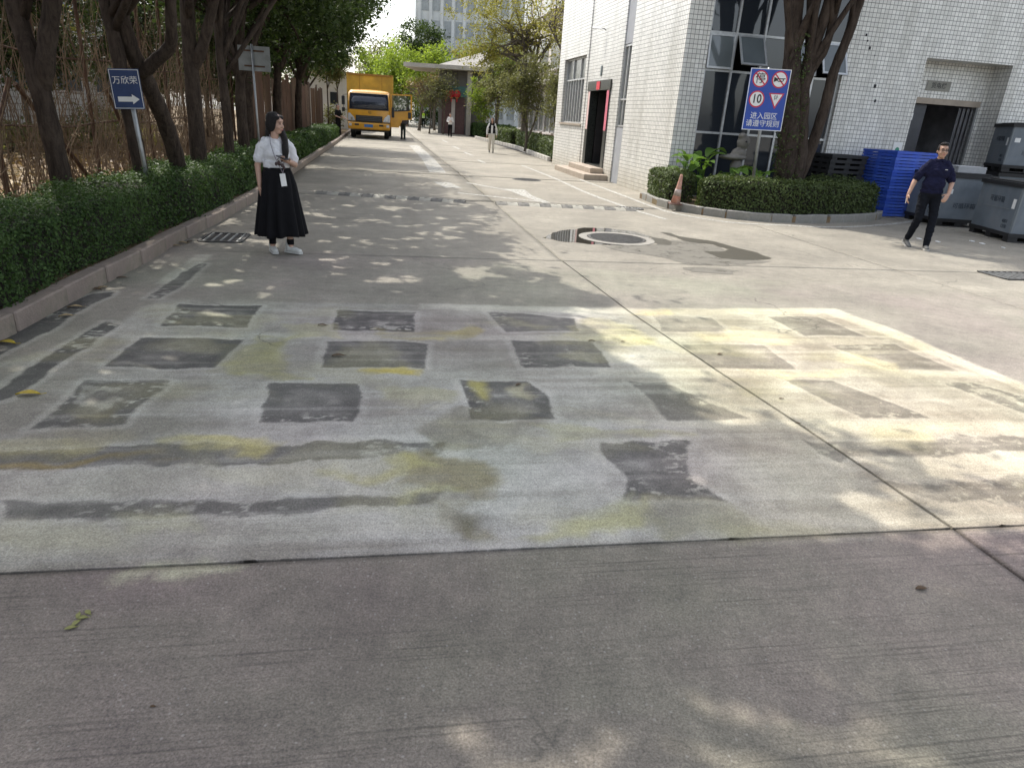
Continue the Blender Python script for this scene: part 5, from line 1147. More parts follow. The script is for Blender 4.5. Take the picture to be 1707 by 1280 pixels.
# ------------------------------------------------------------------ yellow truck, faces -Y
YEL = mat('truck_yellow', (.62, .30, .012), .35, .1, 3, coat=.4, dirt=((.35, .2, .05), 2.5, .4)); YBOX = mat('cargo_box_yellow', (.56, .36, .045), .6, .2, 2, dirt=((.3, .19, .05), 1.2, .5))
TYRE = mat('tyre_rubber', (.018, .018, .018), .9, .2); PLAS = mat('black_plastic', (.02, .021, .023), .55, .2); LAMP = mat('headlamp_glass', (.55, .57, .58), .15, .2, 30); CHROME = mat('chrome', (.6, .6, .6), .2, .1, metal=.9)
tk = thing('yellow_truck', 'yellow box truck parked facing the camera with its driver door open', 'truck', (-9.05, 41.0, .0), R(10)); tk.scale = (1.09, 1.09, 1.09)
WD = 2.16; hw = WD / 2
def shell_loft(name, rows, material, parent, smooth=True):
    m = MB(); k = len(rows[0]); vs = [p for r_ in rows for p in r_]
    m.add(vs, [(i * k + j, i * k + j + 1, (i + 1) * k + j + 1, (i + 1) * k + j) for i in range(len(rows) - 1) for j in range(k - 1)]); return m.build(name, material, parent, smooth)
def front_row(z, y, cr=.12, w_=hw):     # a horizontal contour of the cab nose with rounded corners
    r = [( -w_, y + 1.55, z), (-w_, y + cr, z)]
    for a in (22, 45, 68): r.append((-w_ + cr - cr * math.cos(R(a)), y + cr - cr * math.sin(R(a)), z))
    mid = [(x, y - .03 * (1 - (x / w_) ** 2), z) for x in (-w_ * .6, 0, w_ * .6)]
    rr = [(-x, yy, zz) for x, yy, zz in reversed(r)]
    return r + [(-w_ + cr, y, z)] + mid + [(w_ - cr, y, z)] + rr
prof = [(.80, .0, hw), (1.28, -.01, hw), (1.42, .03, hw), (2.16, .24, hw - .04), (2.24, .30, hw - .05)]
rows = [front_row(z, y, .14, w_) for z, y, w_ in prof]
# lower face, window band posts, roof built as separate cab pieces
shell_loft('cab_front', rows[:3], YEL, tk)
rt_ = [front_row(2.16, .24, .16, hw - .04), front_row(2.27, .33, .18, hw - .06), front_row(2.34, .50, .2, hw - .14), [(p[0] * .5, p[1] + .25, 2.38) for p in front_row(2.36, .6, .2, hw - .2)], [(0, max(p[1], .9), 2.39) for p in front_row(2.36, .6, .2, hw - .2)]]
shell_loft('cab_roof', rt_, YEL, tk)
ws_rows = [[(x * (hw - .10), .035 - .035 * (1 - x * x) + .012, 1.42) for x in np.linspace(-1, 1, 9)], [(x * (hw - .10), .13 - .035 * (1 - x * x), 1.78) for x in np.linspace(-1, 1, 9)], [(x * (hw - .14), .24 - .035 * (1 - x * x) + .01, 2.17) for x in np.linspace(-1, 1, 9)]]
WSG = glassmat('windscreen_glass', (.03, .035, .05), .03, .25)
wsn = shell_loft('windscreen', ws_rows, WSG, tk); so = wsn.modifiers.new('t', 'SOLIDIFY'); so.thickness = .01
fr = MB(); edge = ws_rows[0] + [r_[-1] for r_ in ws_rows[1:]] + ws_rows[2][::-1] + [ws_rows[1][0]] + [ws_rows[0][0]]
fr.tube([(x, y - .012, z) for x, y, z in edge], .022, 6); fr.build('windscreen_seal', PLAS, wsn)
wp = MB(); wp.tube([(-.5, -.01, 1.42), (.05, -.0, 1.56)], .012, 5); wp.tube([(.3, -.01, 1.42), (.8, -.0, 1.56)], .012, 5); wp.build('wiper', PLAS, wsn)
for s in (-1, 1):
    MB().tube([(s * (hw - .05), .06, 1.40), (s * (hw - .07), .16, 1.78), (s * (hw - .10), .28, 2.20)], .055, 8).build('pillar', YEL, tk, True)
ins = MB(); ins.bb(-hw + .08, hw - .08, .55, 1.5, .75, 1.25); ins.bb(-hw + .06, hw - .06, 1.42, 1.52, .8, 2.2); ins.bb(-.85, -.25, 1.15, 1.38, 1.25, 1.95); ins.bb(.25, .85, 1.15, 1.38, 1.25, 1.95); ins.build('cab_interior', PLAS, tk)
MB().tube([(.55 + .2 * math.cos(a), .45 + .09 * math.sin(a), 1.45 + .16 * math.sin(a)) for a in np.linspace(0, 6.28, 18)], .015, 6).build('steering_wheel', PLAS, tk)
MB().bb(-hw + .02, hw - .02, .1, 1.5, .68, .82).build('cab_floor', PLAS, tk)
# passenger side panel and rear cab wall, driver opening stays empty
sp_ = MB(); sp_.bb(-hw - .005, -hw + .05, .30, 1.5, .62, 1.45); sp_.bb(-hw + .02, -hw + .07, 1.3, 1.5, 1.45, 2.2); sp_.build('passenger_door', YEL, tk); MB().bb(-hw + .03, -hw + .05, .4, 1.3, 1.46, 2.12).build('side_window', WSG, tk)
sp_ = MB(); sp_.bb(hw - .06, hw, 1.42, 1.55, .62, 2.2); sp_.build('rear_pillar', YEL, tk)
# grille, lamps, bumper, plate
MB().box((0, -.045, .98), (1.36, .05, .30), None, .03).build('grille', PLAS, tk)
for z in (.90, .98, 1.06): MB().box((0, -.074, z), (1.24, .012, .03)).build('grille_slat', mat('grille_grey', (.06, .065, .07), .4, .2), tk)
for s in (-1, 1):
    m = MB(); m.add([(s * .70, -.05, .86), (s * 1.05, -.02, .84), (s * 1.07, .02, 1.20), (s * .97, -.02, 1.22), (s * .78, -.045, 1.04), (s * .72, .06, .86), (s * 1.07, .10, .84), (s * 1.085, .12, 1.20), (s * .97, .10, 1.22), (s * .80, .07, 1.04)], [(0, 1, 2, 3, 4), (5, 9, 8, 7, 6), (0, 5, 6, 1), (1, 6, 7, 2), (2, 7, 8, 3), (3, 8, 9, 4), (4, 9, 5, 0)])
    hl = m.build('headlight', LAMP, tk); MB().lathe([(.075, -.056), (.075, -.03), (.05, -.03)], 16, (s * .90, -.0, .94), 'y').build('reflector', CHROME, hl)
MB().box((0, -.10, .62), (WD - .02, .26, .34), None, .06).build('bumper', YEL, tk)
MB().box((0, -.05, .80), (WD - .06, .14, .035)).build('bumper_gap', PLAS, tk)
for s in (-1, 1): MB().box((s * .62, -.232, .68), (.22, .02, .09), None, .01).build('bumper_vent', PLAS, tk); MB().box((s * .95, -.205, .66), (.17, .06, .15), None, .03).build('fog_lamp', LAMP, tk)
plt = MB().box((-.02, -.236, .64), (.44, .014, .14)).build('number_plate', mat('plate_blue', (.03, .16, .42), .4, .1), tk)
lg = MB(); lg.tube([(.05 + .075 * math.cos(a) , -.05, 1.30 + .05 * math.sin(a)) for a in np.linspace(.8, 5.6, 12)], .012, 6); lg.build('emblem', PLAS, tk)
MB().box((0, .12, .42), (1.9, .3, .12)).build('axle_guard', PLAS, tk)
# wheels
def wheel(x, y, w_=.24):
    wh = MB().lathe([(.22, -w_ / 2), (.34, -w_ / 2), (.375, -w_ / 2 + .04), (.375, w_ / 2 - .04), (.34, w_ / 2), (.22, w_ / 2)], 24, (x, y, .375), 'x').build('wheel', TYRE, tk, True)
    MB().lathe([(.22, -w_ / 2 + .03), (.22, w_ / 2 - .03)], 20, (x, y, .375), 'x').build('rim', STEEL, wh)
for x in (-.87, .87): wheel(x, .95); wheel(x, 4.6, .40)
ch = MB()
for x in (-.38, .38): ch.bb(x - .05, x + .05, .3, 6.0, .55, .75)
ch.build('chassis', PLAS, tk)
# cargo box
CB = MB().bb(-1.18, 1.18, 1.72, 6.2, .78, 3.13).build('cargo_box', YBOX, tk)
for x in (-1.17, 1.17): MB().bb(x - .05, x + .05, 1.68, 1.74, .76, 3.17).build('corner_post', YBOX, CB)
for z in (.80, 3.13): MB().bb(-1.20, 1.20, 1.67, 1.74, z - .045, z + .045).build('edge_rail', mat('box_edge', (.30, .17, .03), .6, .2), CB)
for x in (-.55, .62): MB().bb(x - .012, x + .012, 1.70, 1.72, .85, 3.08).build('seam', mat('box_edge', (.30, .17, .03)), CB)
# mirrors, open door
m = MB(); m.tube([(-hw, .25, 2.1), (-hw - .22, .15, 2.05), (-hw - .22, .15, 1.4), (-hw, .25, 1.35)], .014, 6); mr = m.build('mirror_arm', PLAS, tk); MB().box((-hw - .22, .14, 1.80), (.16, .06, .42), None, .02).build('mirror', PLAS, mr); MB().box((-hw - .22, .14, 1.36), (.15, .06, .2), None, .02).build('mirror', PLAS, mr)
DM = Matrix.Translation((hw + .01, .30, 0)) @ Matrix.Rotation(R(8), 4, 'Z')
dmb = MB(); fw = .07; L_ = 1.12
dmb.add([(x, yv, z) for yv in (-.025, .025) for x, z in ((0, .62), (.42, .62), (.62, 1.0), (L_, 1.05), (L_, 1.52), (0, 1.42))], [(0, 1, 2, 3, 4, 5), (11, 10, 9, 8, 7, 6)] + [(i, (i + 6), (i + 1) % 6 + 6, (i + 1) % 6) for i in range(6)])
dmb.bb(0, fw, -.025, .025, 1.42, 2.18); dmb.bb(L_ - fw, L_, -.025, .025, 1.52, 2.26); dmb.add([(x, yv, z) for yv in (-.025, .025) for x, z in ((0, 2.18), (L_, 2.20), (L_, 2.27), (0, 2.25))], [(0, 1, 2, 3), (7, 6, 5, 4), (0, 4, 5, 1), (1, 5, 6, 2), (2, 6, 7, 3), (3, 7, 4, 0)])
dro = dmb.xf(DM).build('driver_door', YEL, tk); MB().add([(.06, 0, 1.42), (L_ - .06, 0, 1.50), (L_ - .06, 0, 2.20), (.06, 0, 2.19)], [(0, 1, 2, 3)]).xf(DM).build('door_window', glassmat('door_glass', (.04, .05, .05), .04, .5), dro)
MB().box((L_ - .13, -.035, 1.25), (.16, .03, .30), None, .01).xf(DM).build('door_handle', PLAS, dro); MB().box((.55, -.04, 1.46), (.9, .03, .05), (0, R(-5), 0)).xf(DM).build('window_trim', PLAS, dro)
MB().box((.12, -.045, 1.35), (.14, .08, .5), None, .03).xf(DM).build('door_pocket', PLAS, dro)

# ------------------------------------------------------------------ pallets
BP = mat('blue_pallet_plastic', (.035, .10, .55), .5, .2, 3, dirt=((.10, .14, .36), 2, .5)); BP2 = mat('blue_pallet_faded', (.06, .14, .60), .55, .2, 3, dirt=((.12, .16, .38), 2, .5)); KP = mat('black_pallet_plastic', (.018, .018, .019), .6, .2, 6)
def pallet_mesh(w_, d_, h_, m_):
    m = MB(); n = 6
    lo = h_ * (.22 if h_ < .1 else .42); m.bb(0, w_, 0, .05, lo, h_); m.bb(0, w_, d_ - .05, d_, lo, h_); m.bb(0, .05, .05, d_ - .05, lo, h_); m.bb(w_ - .05, w_, .05, d_ - .05, lo, h_)
    for i in range(1, n): x = w_ * i / n; m.bb(x - .022, x + .022, .05, d_ - .05, h_ * .45, h_ - .003)
    for i in range(1, n): y = d_ * i / n; m.bb(.05, w_ - .05, y - .022, y + .022, h_ * .45, h_ - .006)
    for x in (.02, w_ / 2 - .07, w_ - .16):
        for y in (.02, d_ / 2 - .07, d_ - .16): m.bb(x, x + .14, y, y + .14, 0, h_ * .42)
    return m.mesh('pallet', m_)
PB = [pallet_mesh(1.3, 1.1, .071, m_) for m_ in (BP, BP2)]; PBK = pallet_mesh(1.0, .8, .12, KP)
ORD = 'first second third fourth fifth sixth seventh eighth ninth tenth eleventh twelfth thirteenth fourteenth fifteenth sixteenth seventeenth eighteenth nineteenth twentieth'.split()
STK = Vector((8.62, 16.85, 0)); sa = math.atan2(.66, -.75)      # near corner; long side goes back-left
for i in range(21):
    o = obj('blue_pallet', PB[i % 3 == 0]); tag(o, 'blue slotted plastic pallet, %s from the ground in the tall stack by the loading door' % ORD[i] if i < 20 else 'topmost blue slotted plastic pallet of the stack by the loading door', 'pallet', 'stacked blue pallets')
    j = random.uniform(-.012, .012) if i > 8 else random.uniform(-.03, .03); a_ = R(17) + random.uniform(-.01, .01)
    o.location = (STK.x - .02 + j, STK.y + j, .0 + i * .071 + (.0 if i < 8 else 0)); o.rotation_euler = (0, 0, a_)
    # local x runs right-back, local y runs left-back
for i in range(11):
    o = obj('black_pallet', PBK); tag(o, 'black plastic pallet, %s from the ground in the stack behind the planter hedge' % ORD[i], 'pallet', 'stacked black pallets'); o.location = (7.25 + random.uniform(-.02, .02), 17.18 + random.uniform(-.02, .02), .0 + i * .12 + (.12 if False else 0)); o.rotation_euler = (0, 0, BANG + .04)

# ------------------------------------------------------------------ grey folding containers
GC = mat('container_grey', (.15, .178, .205), .5, .2, 2, dirt=((.21, .22, .23), 2.2, .6)); GC2 = mat('container_edge_grey', (.20, .22, .23), .5, .15, 6); TXT = mat('stencil_dark', (.03, .04, .055), .6, .1)
def container(label, N_, ang, wx, wy, h_, z0=0, tx='可循环箱'):
    """near corner at the origin; local x goes right along the right face, local y back along the left face"""
    o = thing('folding_container', label, 'container', (N_[0], N_[1], z0), ang, 'grey folding containers by the loading door')
    bs = MB(); bs.bb(-.02, wx + .02, -.02, wy + .02, .10, .17)
    for x in (0, wx / 2 - .09, wx - .18):
        for y in (0, wy / 2 - .09, wy - .18): bs.bb(x, x + .18, y, y + .18, 0, .10)
    for y in (0.01, wy / 2 - .05, wy - .11): bs.bb(0, wx, y, y + .1, 0, .025)
    bs.build('base', KP, o)
    for nm, b_ in (('left_panel', (0, .05, .0, wy)), ('right_panel', (.05, wx, 0, .05)), ('rear_panel', (.05, wx, wy - .05, wy)), ('far_panel', (wx - .05, wx, .05, wy - .05))):
        pn_ = MB().bb(b_[0], b_[1], b_[2], b_[3], .17, h_ - .08).build('side_panel', GC, o)
        if nm == 'left_panel':
            MB().bb(-.006, 0, .25, wy - .25, .17 + (h_ - .25) * .50, .17 + (h_ - .25) * .515).build('fold_line', GC2, pn_); MB().bb(-.008, 0, .012, .035, .19, h_ - .1).build('corner_strip', GC2, pn_)
            MB().bb(-.004, 0, .1, .2, .62, .80).build('label', SWHITE, pn_)
            text('stencil', tx, .13, TXT, pn_, Matrix.Translation((-.004, wy * .52, .17 + (h_ - .25) * .68)) @ Matrix.Rotation(R(-90), 4, 'Z') @ FRONT)
            text('stencil', '4001\n1200', .10, TXT, pn_, Matrix.Translation((-.004, .28, .32)) @ Matrix.Rotation(R(-90), 4, 'Z') @ FRONT)
        if nm == 'right_panel':
            MB().bb(.012, .035, -.008, 0, .19, h_ - .1).build('corner_strip', GC2, pn_); text('stencil', tx, .13, TXT, pn_, Matrix.Translation((wx * .5, -.004, .45)) @ FRONT)
            MB().bb(.10, .22, -.004, 0, .70, .80).build('label', SWHITE, pn_)
    ld = MB(); ld.bb(-.03, wx + .03, -.03, wy + .03, h_ - .08, h_); ld.box((wx / 2, wy / 2, h_ + .012), (wx - .15, wy - .15, .024), None, .01); ld.build('lid', KP, o)
    return o
NR = gz(1678, 404); container('grey folding container standing nearest the drain grate, stencilled left face', (NR[0], NR[1]), R(-5), 1.15, 1.45, 1.10)
NL = gz(1560, 378); container('grey folding container standing behind the walking man', (NL[0] + .03, NL[1] + .15), R(2), 1.1, 1.2, 1.12)
NU = gz(1671, 287, 1.15); print('upper container', NU)
container('grey folding container at the bottom of the two-high stack by the door', (NU[0] - .05, NU[1]), R(-14), 1.15, 1.2, 1.13)
container('grey folding container on top of another, against the white tiles', (NU[0] - .05, NU[1]), R(-14), 1.15, 1.2, 1.13, 1.155)
tr = thing('grey_carton', 'pale grey flat carton lying on the container behind the man', 'carton', (NL[0] + .45, NL[1] + .4, 1.145)); MB().box((.2, .2, .07), (.62, .5, .14), None, .008).build('carton_body', mat('pale_grey_board', (.38, .39, .40), .8, .1), tr); MB().box((.2, .2, .1405), (.6, .06, .004)).build('tape', SWHITE, tr)

# ------------------------------------------------------------------ people (face -Y in their own space)
SKIN = mat('skin', (.50, .31, .23), .5, .06, 30); SKIN2 = mat('tanned_skin', (.45, .27, .19), .5, .06, 30); HAIR = mat('black_hair', (.011, .0085, .008), .55, .5, 40, spec=.35, bmp=.8, bscale=90); LIP = mat('lips', (.42, .14, .13), .5, .05); EYEM = mat('eye_dark', (.015, .012, .01), .25, .1)
def hand(m, wrist, d, side, curl=.25, sc=1.0, palm_n=None):
    """palm + five bent fingers of different length; d = hand direction"""
    d = Vector(d).normalized(); pn = Vector(palm_n or (0, 1, 0)); pn = (pn - d * pn.dot(d)).normalized(); ax = d.cross(pn).normalized() * side
    w0 = Vector(wrist); pc = w0 + d * .05 * sc
    m.cap(w0, w0 + d * .04 * sc, .024 * sc, .028 * sc)
    for k in (-.025, -.008, .009, .026): m.cap(w0 + d * .03 * sc + ax * k * .7 * sc, w0 + d * .085 * sc + ax * k * sc, .0135 * sc, .011 * sc, 8)
    for k, L in ((-.028, .062), (-.0095, .074), (.0095, .079), (.028, .069)):
        b_ = w0 + d * .085 * sc + ax * k * sc; d1 = (d + pn * curl).normalized(); p1 = b_ + d1 * L * .5 * sc; d2 = (d + pn * curl * 2.6).normalized(); p2 = p1 + d2 * L * .5 * sc
        m.cap(b_, p1, .0098 * sc, .009 * sc, 8); m.cap(p1, p2, .009 * sc, .0072 * sc, 8)
    tb = w0 + d * .025 * sc + ax * .03 * sc; t1 = tb + (d * .6 + ax * .75 + pn * .25).normalized() * .035 * sc; t2 = t1 + (d * .9 + ax * .25 + pn * .35).normalized() * .03 * sc
    m.cap(tb, t1, .012 * sc, .0105 * sc, 8); m.cap(t1, t2, .0105 * sc, .0082 * sc, 8)
def head(m, c, yaw, tilt=0, s=1.0):
    q = Matrix.Translation(c) @ Matrix.Rotation(yaw, 4, 'Z') @ Matrix.Rotation(tilt, 4, 'X') @ Matrix.Scale(s, 4); t = MB()
    t.ell((0, .012, .035), (.074, .092, .088)); t.ell((0, -.018, -.02), (.066, .075, .092)); t.ell((0, -.04, -.085), (.042, .042, .032)); t.ell((0, -.075, .035), (.05, .022, .028))
    t.cap((0, -.088, .012), (0, -.108, -.028), .0095, .0135, 8); t.ell((-.012, -.098, -.03), (.009, .01, .008)); t.ell((.012, -.098, -.03), (.009, .01, .008)); t.ell((0, -.088, -.062), (.022, .014, .011))
    for x in (-1, 1): t.ell((x * .076, .012, -.012), (.010, .022, .032)); t.ell((x * .04, -.066, -.035), (.022, .022, .022))
    m.v, m.f, m.m = m.v, m.f, m.m; m.add([q @ Vector(v) for v in t.v], t.f); return q
def face(q, body):
    for x in (-1, 1):
        MB().ell((x * .031, -.0885, .004), (.0145, .006, .0062)).xf(q).build('eye', EYEM, body); MB().box((x * .033, -.092, .027), (.034, .008, .006), (0, x * R(6), 0)).xf(q).build('eyebrow', HAIR, body)
    MB().ell((0, -.0985, -.062), (.022, .006, .006)).xf(q).build('mouth', LIP, body)
def shoe(name, ank, yaw, pitch, material, sole, parent, s=1.0):
    M = Matrix.Translation(ank) @ Matrix.Rotation(yaw, 4, 'Z') @ Matrix.Rotation(pitch, 4, 'X') @ Matrix.Scale(s, 4)
    m = MB(); m.ell((0, .035, -.035), (.041, .06, .045)); m.ell((0, -.06, -.045), (.043, .085, .036)); m.ell((0, -.13, -.05), (.040, .05, .028)); m.cap((0, .03, .02), (0, .02, -.03), .042, .045)
    m.xf(M); o = bobj(m, name, material, parent, .012 if s > .9 else .014, 3)
    k = MB(); out = [(.0, .095), (.036, .08), (.042, .02), (.04, -.05), (.046, -.11), (.036, -.165), (0, -.185), (-.036, -.165), (-.046, -.11), (-.04, -.05), (-.042, .02), (-.036, .08)]
    k.prism([(x, y) for x, y in out[::-1]], -.088, -.062).xf(M).build('sole', sole, o); return o

def base_person(label, loc, rz, H, group=None):
    return thing('person', label, 'person', loc, rz, group)
V3 = Vector
# --- woman with the black skirt
wm_ = base_person('woman in white T-shirt and long black skirt looking aside, phone in hand', (-2.87, 8.12, .004), R(24), 1.58)
WT = mat('white_tshirt', (.74, .74, .76), .85, .06, 12, bmp=.7, bscale=9); BS = mat('black_skirt', (.008, .008, .0095), .9, .3, 10, spec=.2); SNK = mat('white_sneaker', (.66, .66, .62), .6, .1, 10); SNS = mat('white_sole', (.55, .55, .52), .7, .1)
b = MB()
b.cap((0, .01, 1.24), (0, -.005, 1.36), .05, .044); b.ell((0, .005, 1.13), (.12, .08, .12)); b.ell((0, 0, .95), (.13, .095, .12)); b.cap((0, 0, 1.0), (0, 0, 1.15), .095, .095)
# image-left arm hangs, the other is bent to the chest
b.cap((-.145, .0, 1.235), (-.205, .02, 1.0), .038, .035); b.cap((-.205, .02, 1.0), (-.20, -.035, .78), .036, .025); hand(b, (-.20, -.035, .775), (.03, -.12, -1), 1, .25, .92, (1, .2, 0))
b.cap((.145, .0, 1.235), (.20, .0, 1.02), .038, .035); b.cap((.20, .0, 1.02), (.11, -.21, 1.07), .036, .025); hand(b, (.11, -.21, 1.07), (-.5, -.75, .12), -1, .45, .92, (-.2, .1, 1))
for s, ft in ((-1, (-.10, .03)), (1, (.10, -.04))): b.cap((s * .08, 0, .85), (s * .09, 0, .5), .07, .05); b.cap((s * .09, 0, .5), (ft[0], ft[1], .09), .05, .033)
qh = head(b, (0.012, -.005, 1.455), R(52), R(3), .93)
wb = bobj(b, 'body', SKIN, wm_, .0065, 4); face(qh, wb)
t = MB(); t.ell((0, .0, 1.17), (.155, .112, .13)); t.ell((0, -.025, 1.13), (.145, .115, .09)); t.ell((0, .0, 1.02), (.150, .116, .13)); t.cap((-.09, .005, 1.265), (.09, .005, 1.265), .052); t.cap((0, .005, 1.24), (0, .008, 1.285), .07, .052); t.ell((0, 0, .955), (.148, .116, .05))
for s in (-1, 1): t.cap((s * .10, 0, 1.262), (s * .158, .004, 1.20), .054, .055); t.cap((s * .158, .004, 1.20), (s * .192, .012, 1.075), .053, .060)
bobj(t, 'tshirt', WT, wm_, .009, 4, .011)
sk = MB(); rows = []; nn = 64
for z, rx, ry, am in ((.985, .145, .112, .0), (.93, .165, .13, .004), (.80, .195, .16, .012), (.62, .215, .185, .020), (.42, .24, .21, .030), (.25, .262, .235, .038), (.215, .266, .24, .040)):
    rows.append([((rx + am * (math.sin(a * 11 + .9 * math.sin(3 * a)) + .5 * math.sin(a * 5 + 1)) ) * math.cos(a), (ry + am * (math.sin(a * 11 + .9 * math.sin(3 * a)) + .5 * math.sin(a * 5 + 1))) * math.sin(a), z + .012 * math.sin(a * 4) * (z < .3)) for a in np.linspace(0, 2 * math.pi, nn, endpoint=False)])
sk.add([p for r_ in rows for p in r_], [(i * nn + j, i * nn + (j + 1) % nn, (i + 1) * nn + (j + 1) % nn, (i + 1) * nn + j)[::-1] for i in range(len(rows) - 1) for j in range(nn)] + [tuple(range(nn))])
sko = sk.build('skirt', BS, wm_, True); so = sko.modifiers.new('t', 'SOLIDIFY'); so.thickness = .006
for ft, yw in (((-.10, .03, .09), R(8)), ((.10, -.04, .09), R(42))):
    shoe('shoe', ft, yw, 0, SNK, SNS, wm_, .93)
MB().lathe([(.041, .105), (.041, .17)], 12, (-.098, .028, 0)).build('sock', BS, wm_, True)
MB().lathe([(.041, .105), (.041, .17)], 12, (.10, -.036, 0)).build('sock', BS, wm_, True)
h = MB()
for c, r_ in (((0, .03, .055), (.083, .092, .082)), ((0, .055, -.01), (.082, .066, .10)), ((-.066, .01, .0), (.026, .062, .095)), ((.066, .012, .0), (.026, .06, .09)), ((0, .075, -.10), (.07, .045, .09)), ((-.04, -.046, .074), (.040, .040, .030)), ((.04, -.046, .074), (.040, .040, .030)), ((-.068, -.03, .03), (.014, .035, .05)), ((.068, -.03, .03), (.014, .035, .05))): h.ell(c, r_)
h.xf(qh)
h.cap((.07, .03, 1.40), (.10, -.045, 1.30), .04, .038); h.cap((.10, -.045, 1.30), (.095, -.125, 1.17), .038, .04); h.cap((.095, -.125, 1.17), (.085, -.135, 1.07), .04, .026)
h.cap((-.05, .075, 1.38), (-.06, .10, 1.22), .045, .04)
bobj(h, 'hair', HAIR, wm_, .009, 4)
ph = thing('phone', 'phone with dark case held by the woman in the black skirt', 'phone', wm_.matrix_basis @ V3((.045, -.30, 1.085)), R(24)); MB().box((0, 0, .028), (.072, .15, .010), (R(12), 0, R(35)), .004).build('phone_body', PLAS, ph); MB().box((0, 0, .0345), (.066, .14, .002), (R(12), 0, R(35))).build('screen', mat('phone_screen', (.05, .05, .06), .1, .1), ph)
lan = thing('lanyard', 'pale lanyard and white card hanging before the woman in the black skirt', 'lanyard', wm_.location, R(24))
m = MB(); m.tube([(-.055, -.02, 1.335), (-.06, -.10, 1.25), (-.03, -.148, 1.12), (.03, -.15, .98), (.05, -.155, .93)], .004, 5); m.tube([(.055, -.02, 1.335), (.07, -.10, 1.25), (.075, -.155, 1.12), (.06, -.15, .98), (.05, -.155, .93)], .004, 5); m.build('strap', mat('lanyard_strap', (.25, .22, .25), .8, .2), lan)
MB().box((.05, -.158, .86), (.062, .006, .14), (0, R(-6), 0), .002).build('card', SWHITE, lan)
kc = thing('key_ring', 'bunch of dark keys and charms in the woman’s raised hand', 'keys', wm_.matrix_basis @ V3((.02, -.275, 1.0)), R(24)); m = MB()
for i in range(7): m.ell((random.uniform(-.05, .05), random.uniform(-.02, .02), random.uniform(.0, .10)), (.016, .014, .022))
m.tube([(-.03, 0, .09), (0, 0, .12), (.03, 0, .09), (0, 0, .05), (-.03, 0, .09)], .004, 5); m.build('charms', mat('dark_charms', (.06, .035, .035), .5, .4, 40), kc)

# --- walking man in the navy polo
mn = base_person('man in navy polo shirt and dark trousers walking towards the camera', (6.86, 12.02, .004), R(-14), 1.71)
NAVY = mat('navy_polo', (.012, .013, .036), .9, .12, 14, bmp=.6, bscale=8, spec=.15); TRO = mat('dark_trousers', (.008, .0095, .014), .9, .15, 10, bmp=.2, bscale=10, spec=.15); GSH = mat('grey_shoe', (.12, .12, .115), .7, .15); GSO = mat('grey_sole', (.42, .41, .38), .7, .1)
b = MB(); b.cap((0, .0, 1.36), (0, -.01, 1.50), .058, .052); b.ell((0, 0, 1.18), (.14, .085, .18)); b.ell((0, 0, .95), (.14, .10, .12))
b.cap((-.165, 0, 1.35), (-.28, .03, 1.12), .042, .040); b.cap((-.28, .03, 1.12), (-.35, -.06, .88), .042, .028); hand(b, (-.35, -.06, .875), (-.10, -.25, -1), 1, .45, 1.02, (1, 0, 0))
b.cap((.165, 0, 1.35), (.28, .03, 1.12), .042, .040); b.cap((.28, .03, 1.12), (.22, -.16, .93), .042, .028); hand(b, (.22, -.16, .93), (-.4, -.5, -.65), -1, .4, 1.02, (-.3, .4, -.6))
for k_, a_, s in (((-.10, -.06, .50), (-.13, .12, .16), -1), ((.12, -.06, .50), (.10, -.16, .10), 1)): b.cap((s * .09, 0, .88), k_, .07, .052); b.cap(k_, a_, .052, .035)
qm = head(b, (0.0, -.015, 1.595), R(2), R(-4), 1.0); mb_ = bobj(b, 'body', SKIN2, mn, .0075, 4); face(qm, mb_)
t = MB(); t.ell((0, .0, 1.26), (.195, .125, .16)); t.ell((0, -.015, 1.07), (.18, .135, .16)); t.ell((0, 0, .945), (.182, .13, .08)); t.cap((-.12, .0, 1.40), (.12, .0, 1.40), .062)
t.cap((-.12, 0, 1.385), (-.20, .010, 1.29), .070, .068); t.cap((-.20, .010, 1.29), (-.262, .026, 1.15), .066, .068); t.cap((.12, 0, 1.385), (.20, .010, 1.29), .070, .068); t.cap((.20, .010, 1.29), (.262, .026, 1.15), .066, .068); t.cap((0, .0, 1.36), (0, .0, 1.43), .10, .075)
pol = bobj(t, 'polo_shirt', NAVY, mn, .011, 4, .012)
m = MB(); m.tube([(.07 * math.cos(a), -.005 + .068 * math.sin(a), 1.452 + .018 * math.sin(a)) for a in np.linspace(-1.3, 4.45, 16)], .016, 8); m.build('collar', NAVY, pol, True); MB().box((.10, -.128, 1.31), (.035, .006, .008)).build('chest_mark', SWHITE, pol)
t = MB(); t.ell((0, 0, .93), (.168, .122, .11))
for k_, a_, s in (((-.10, -.06, .50), (-.13, .12, .15), -1), ((.12, -.06, .50), (.10, -.16, .085), 1)):
    t.cap((s * .085, 0, .87), k_, .092, .070); t.cap(k_, a_, .070, .054)
bobj(t, 'trousers', TRO, mn, .011, 4, .010)
shoe('shoe', (-.13, .13, .115), R(14), R(24), GSH, GSO, mn, 1.02); shoe('shoe', (.10, -.16, .09), R(-4), 0, GSH, GSO, mn, 1.02)
h = MB()
for c, r_ in (((0, .032, .062), (.080, .085, .072)), ((0, .06, .01), (.078, .055, .085)), ((0, -.03, .105), (.066, .058, .034)), ((-.068, .01, .03), (.016, .045, .045)), ((.068, .01, .03), (.016, .045, .045))): h.ell(c, r_)
h.xf(qm); bobj(h, 'hair', HAIR, mn, .009, 3)
m = MB()
for x in (-1, 1): m.tube([(x * .034 + .026 * math.cos(a), -.104, .002 + .019 * math.sin(a)) for a in np.linspace(0, 6.283, 14)], .0026, 5); m.tube([(x * .060, -.103, .006), (x * .080, .0, .008)], .0026, 5)
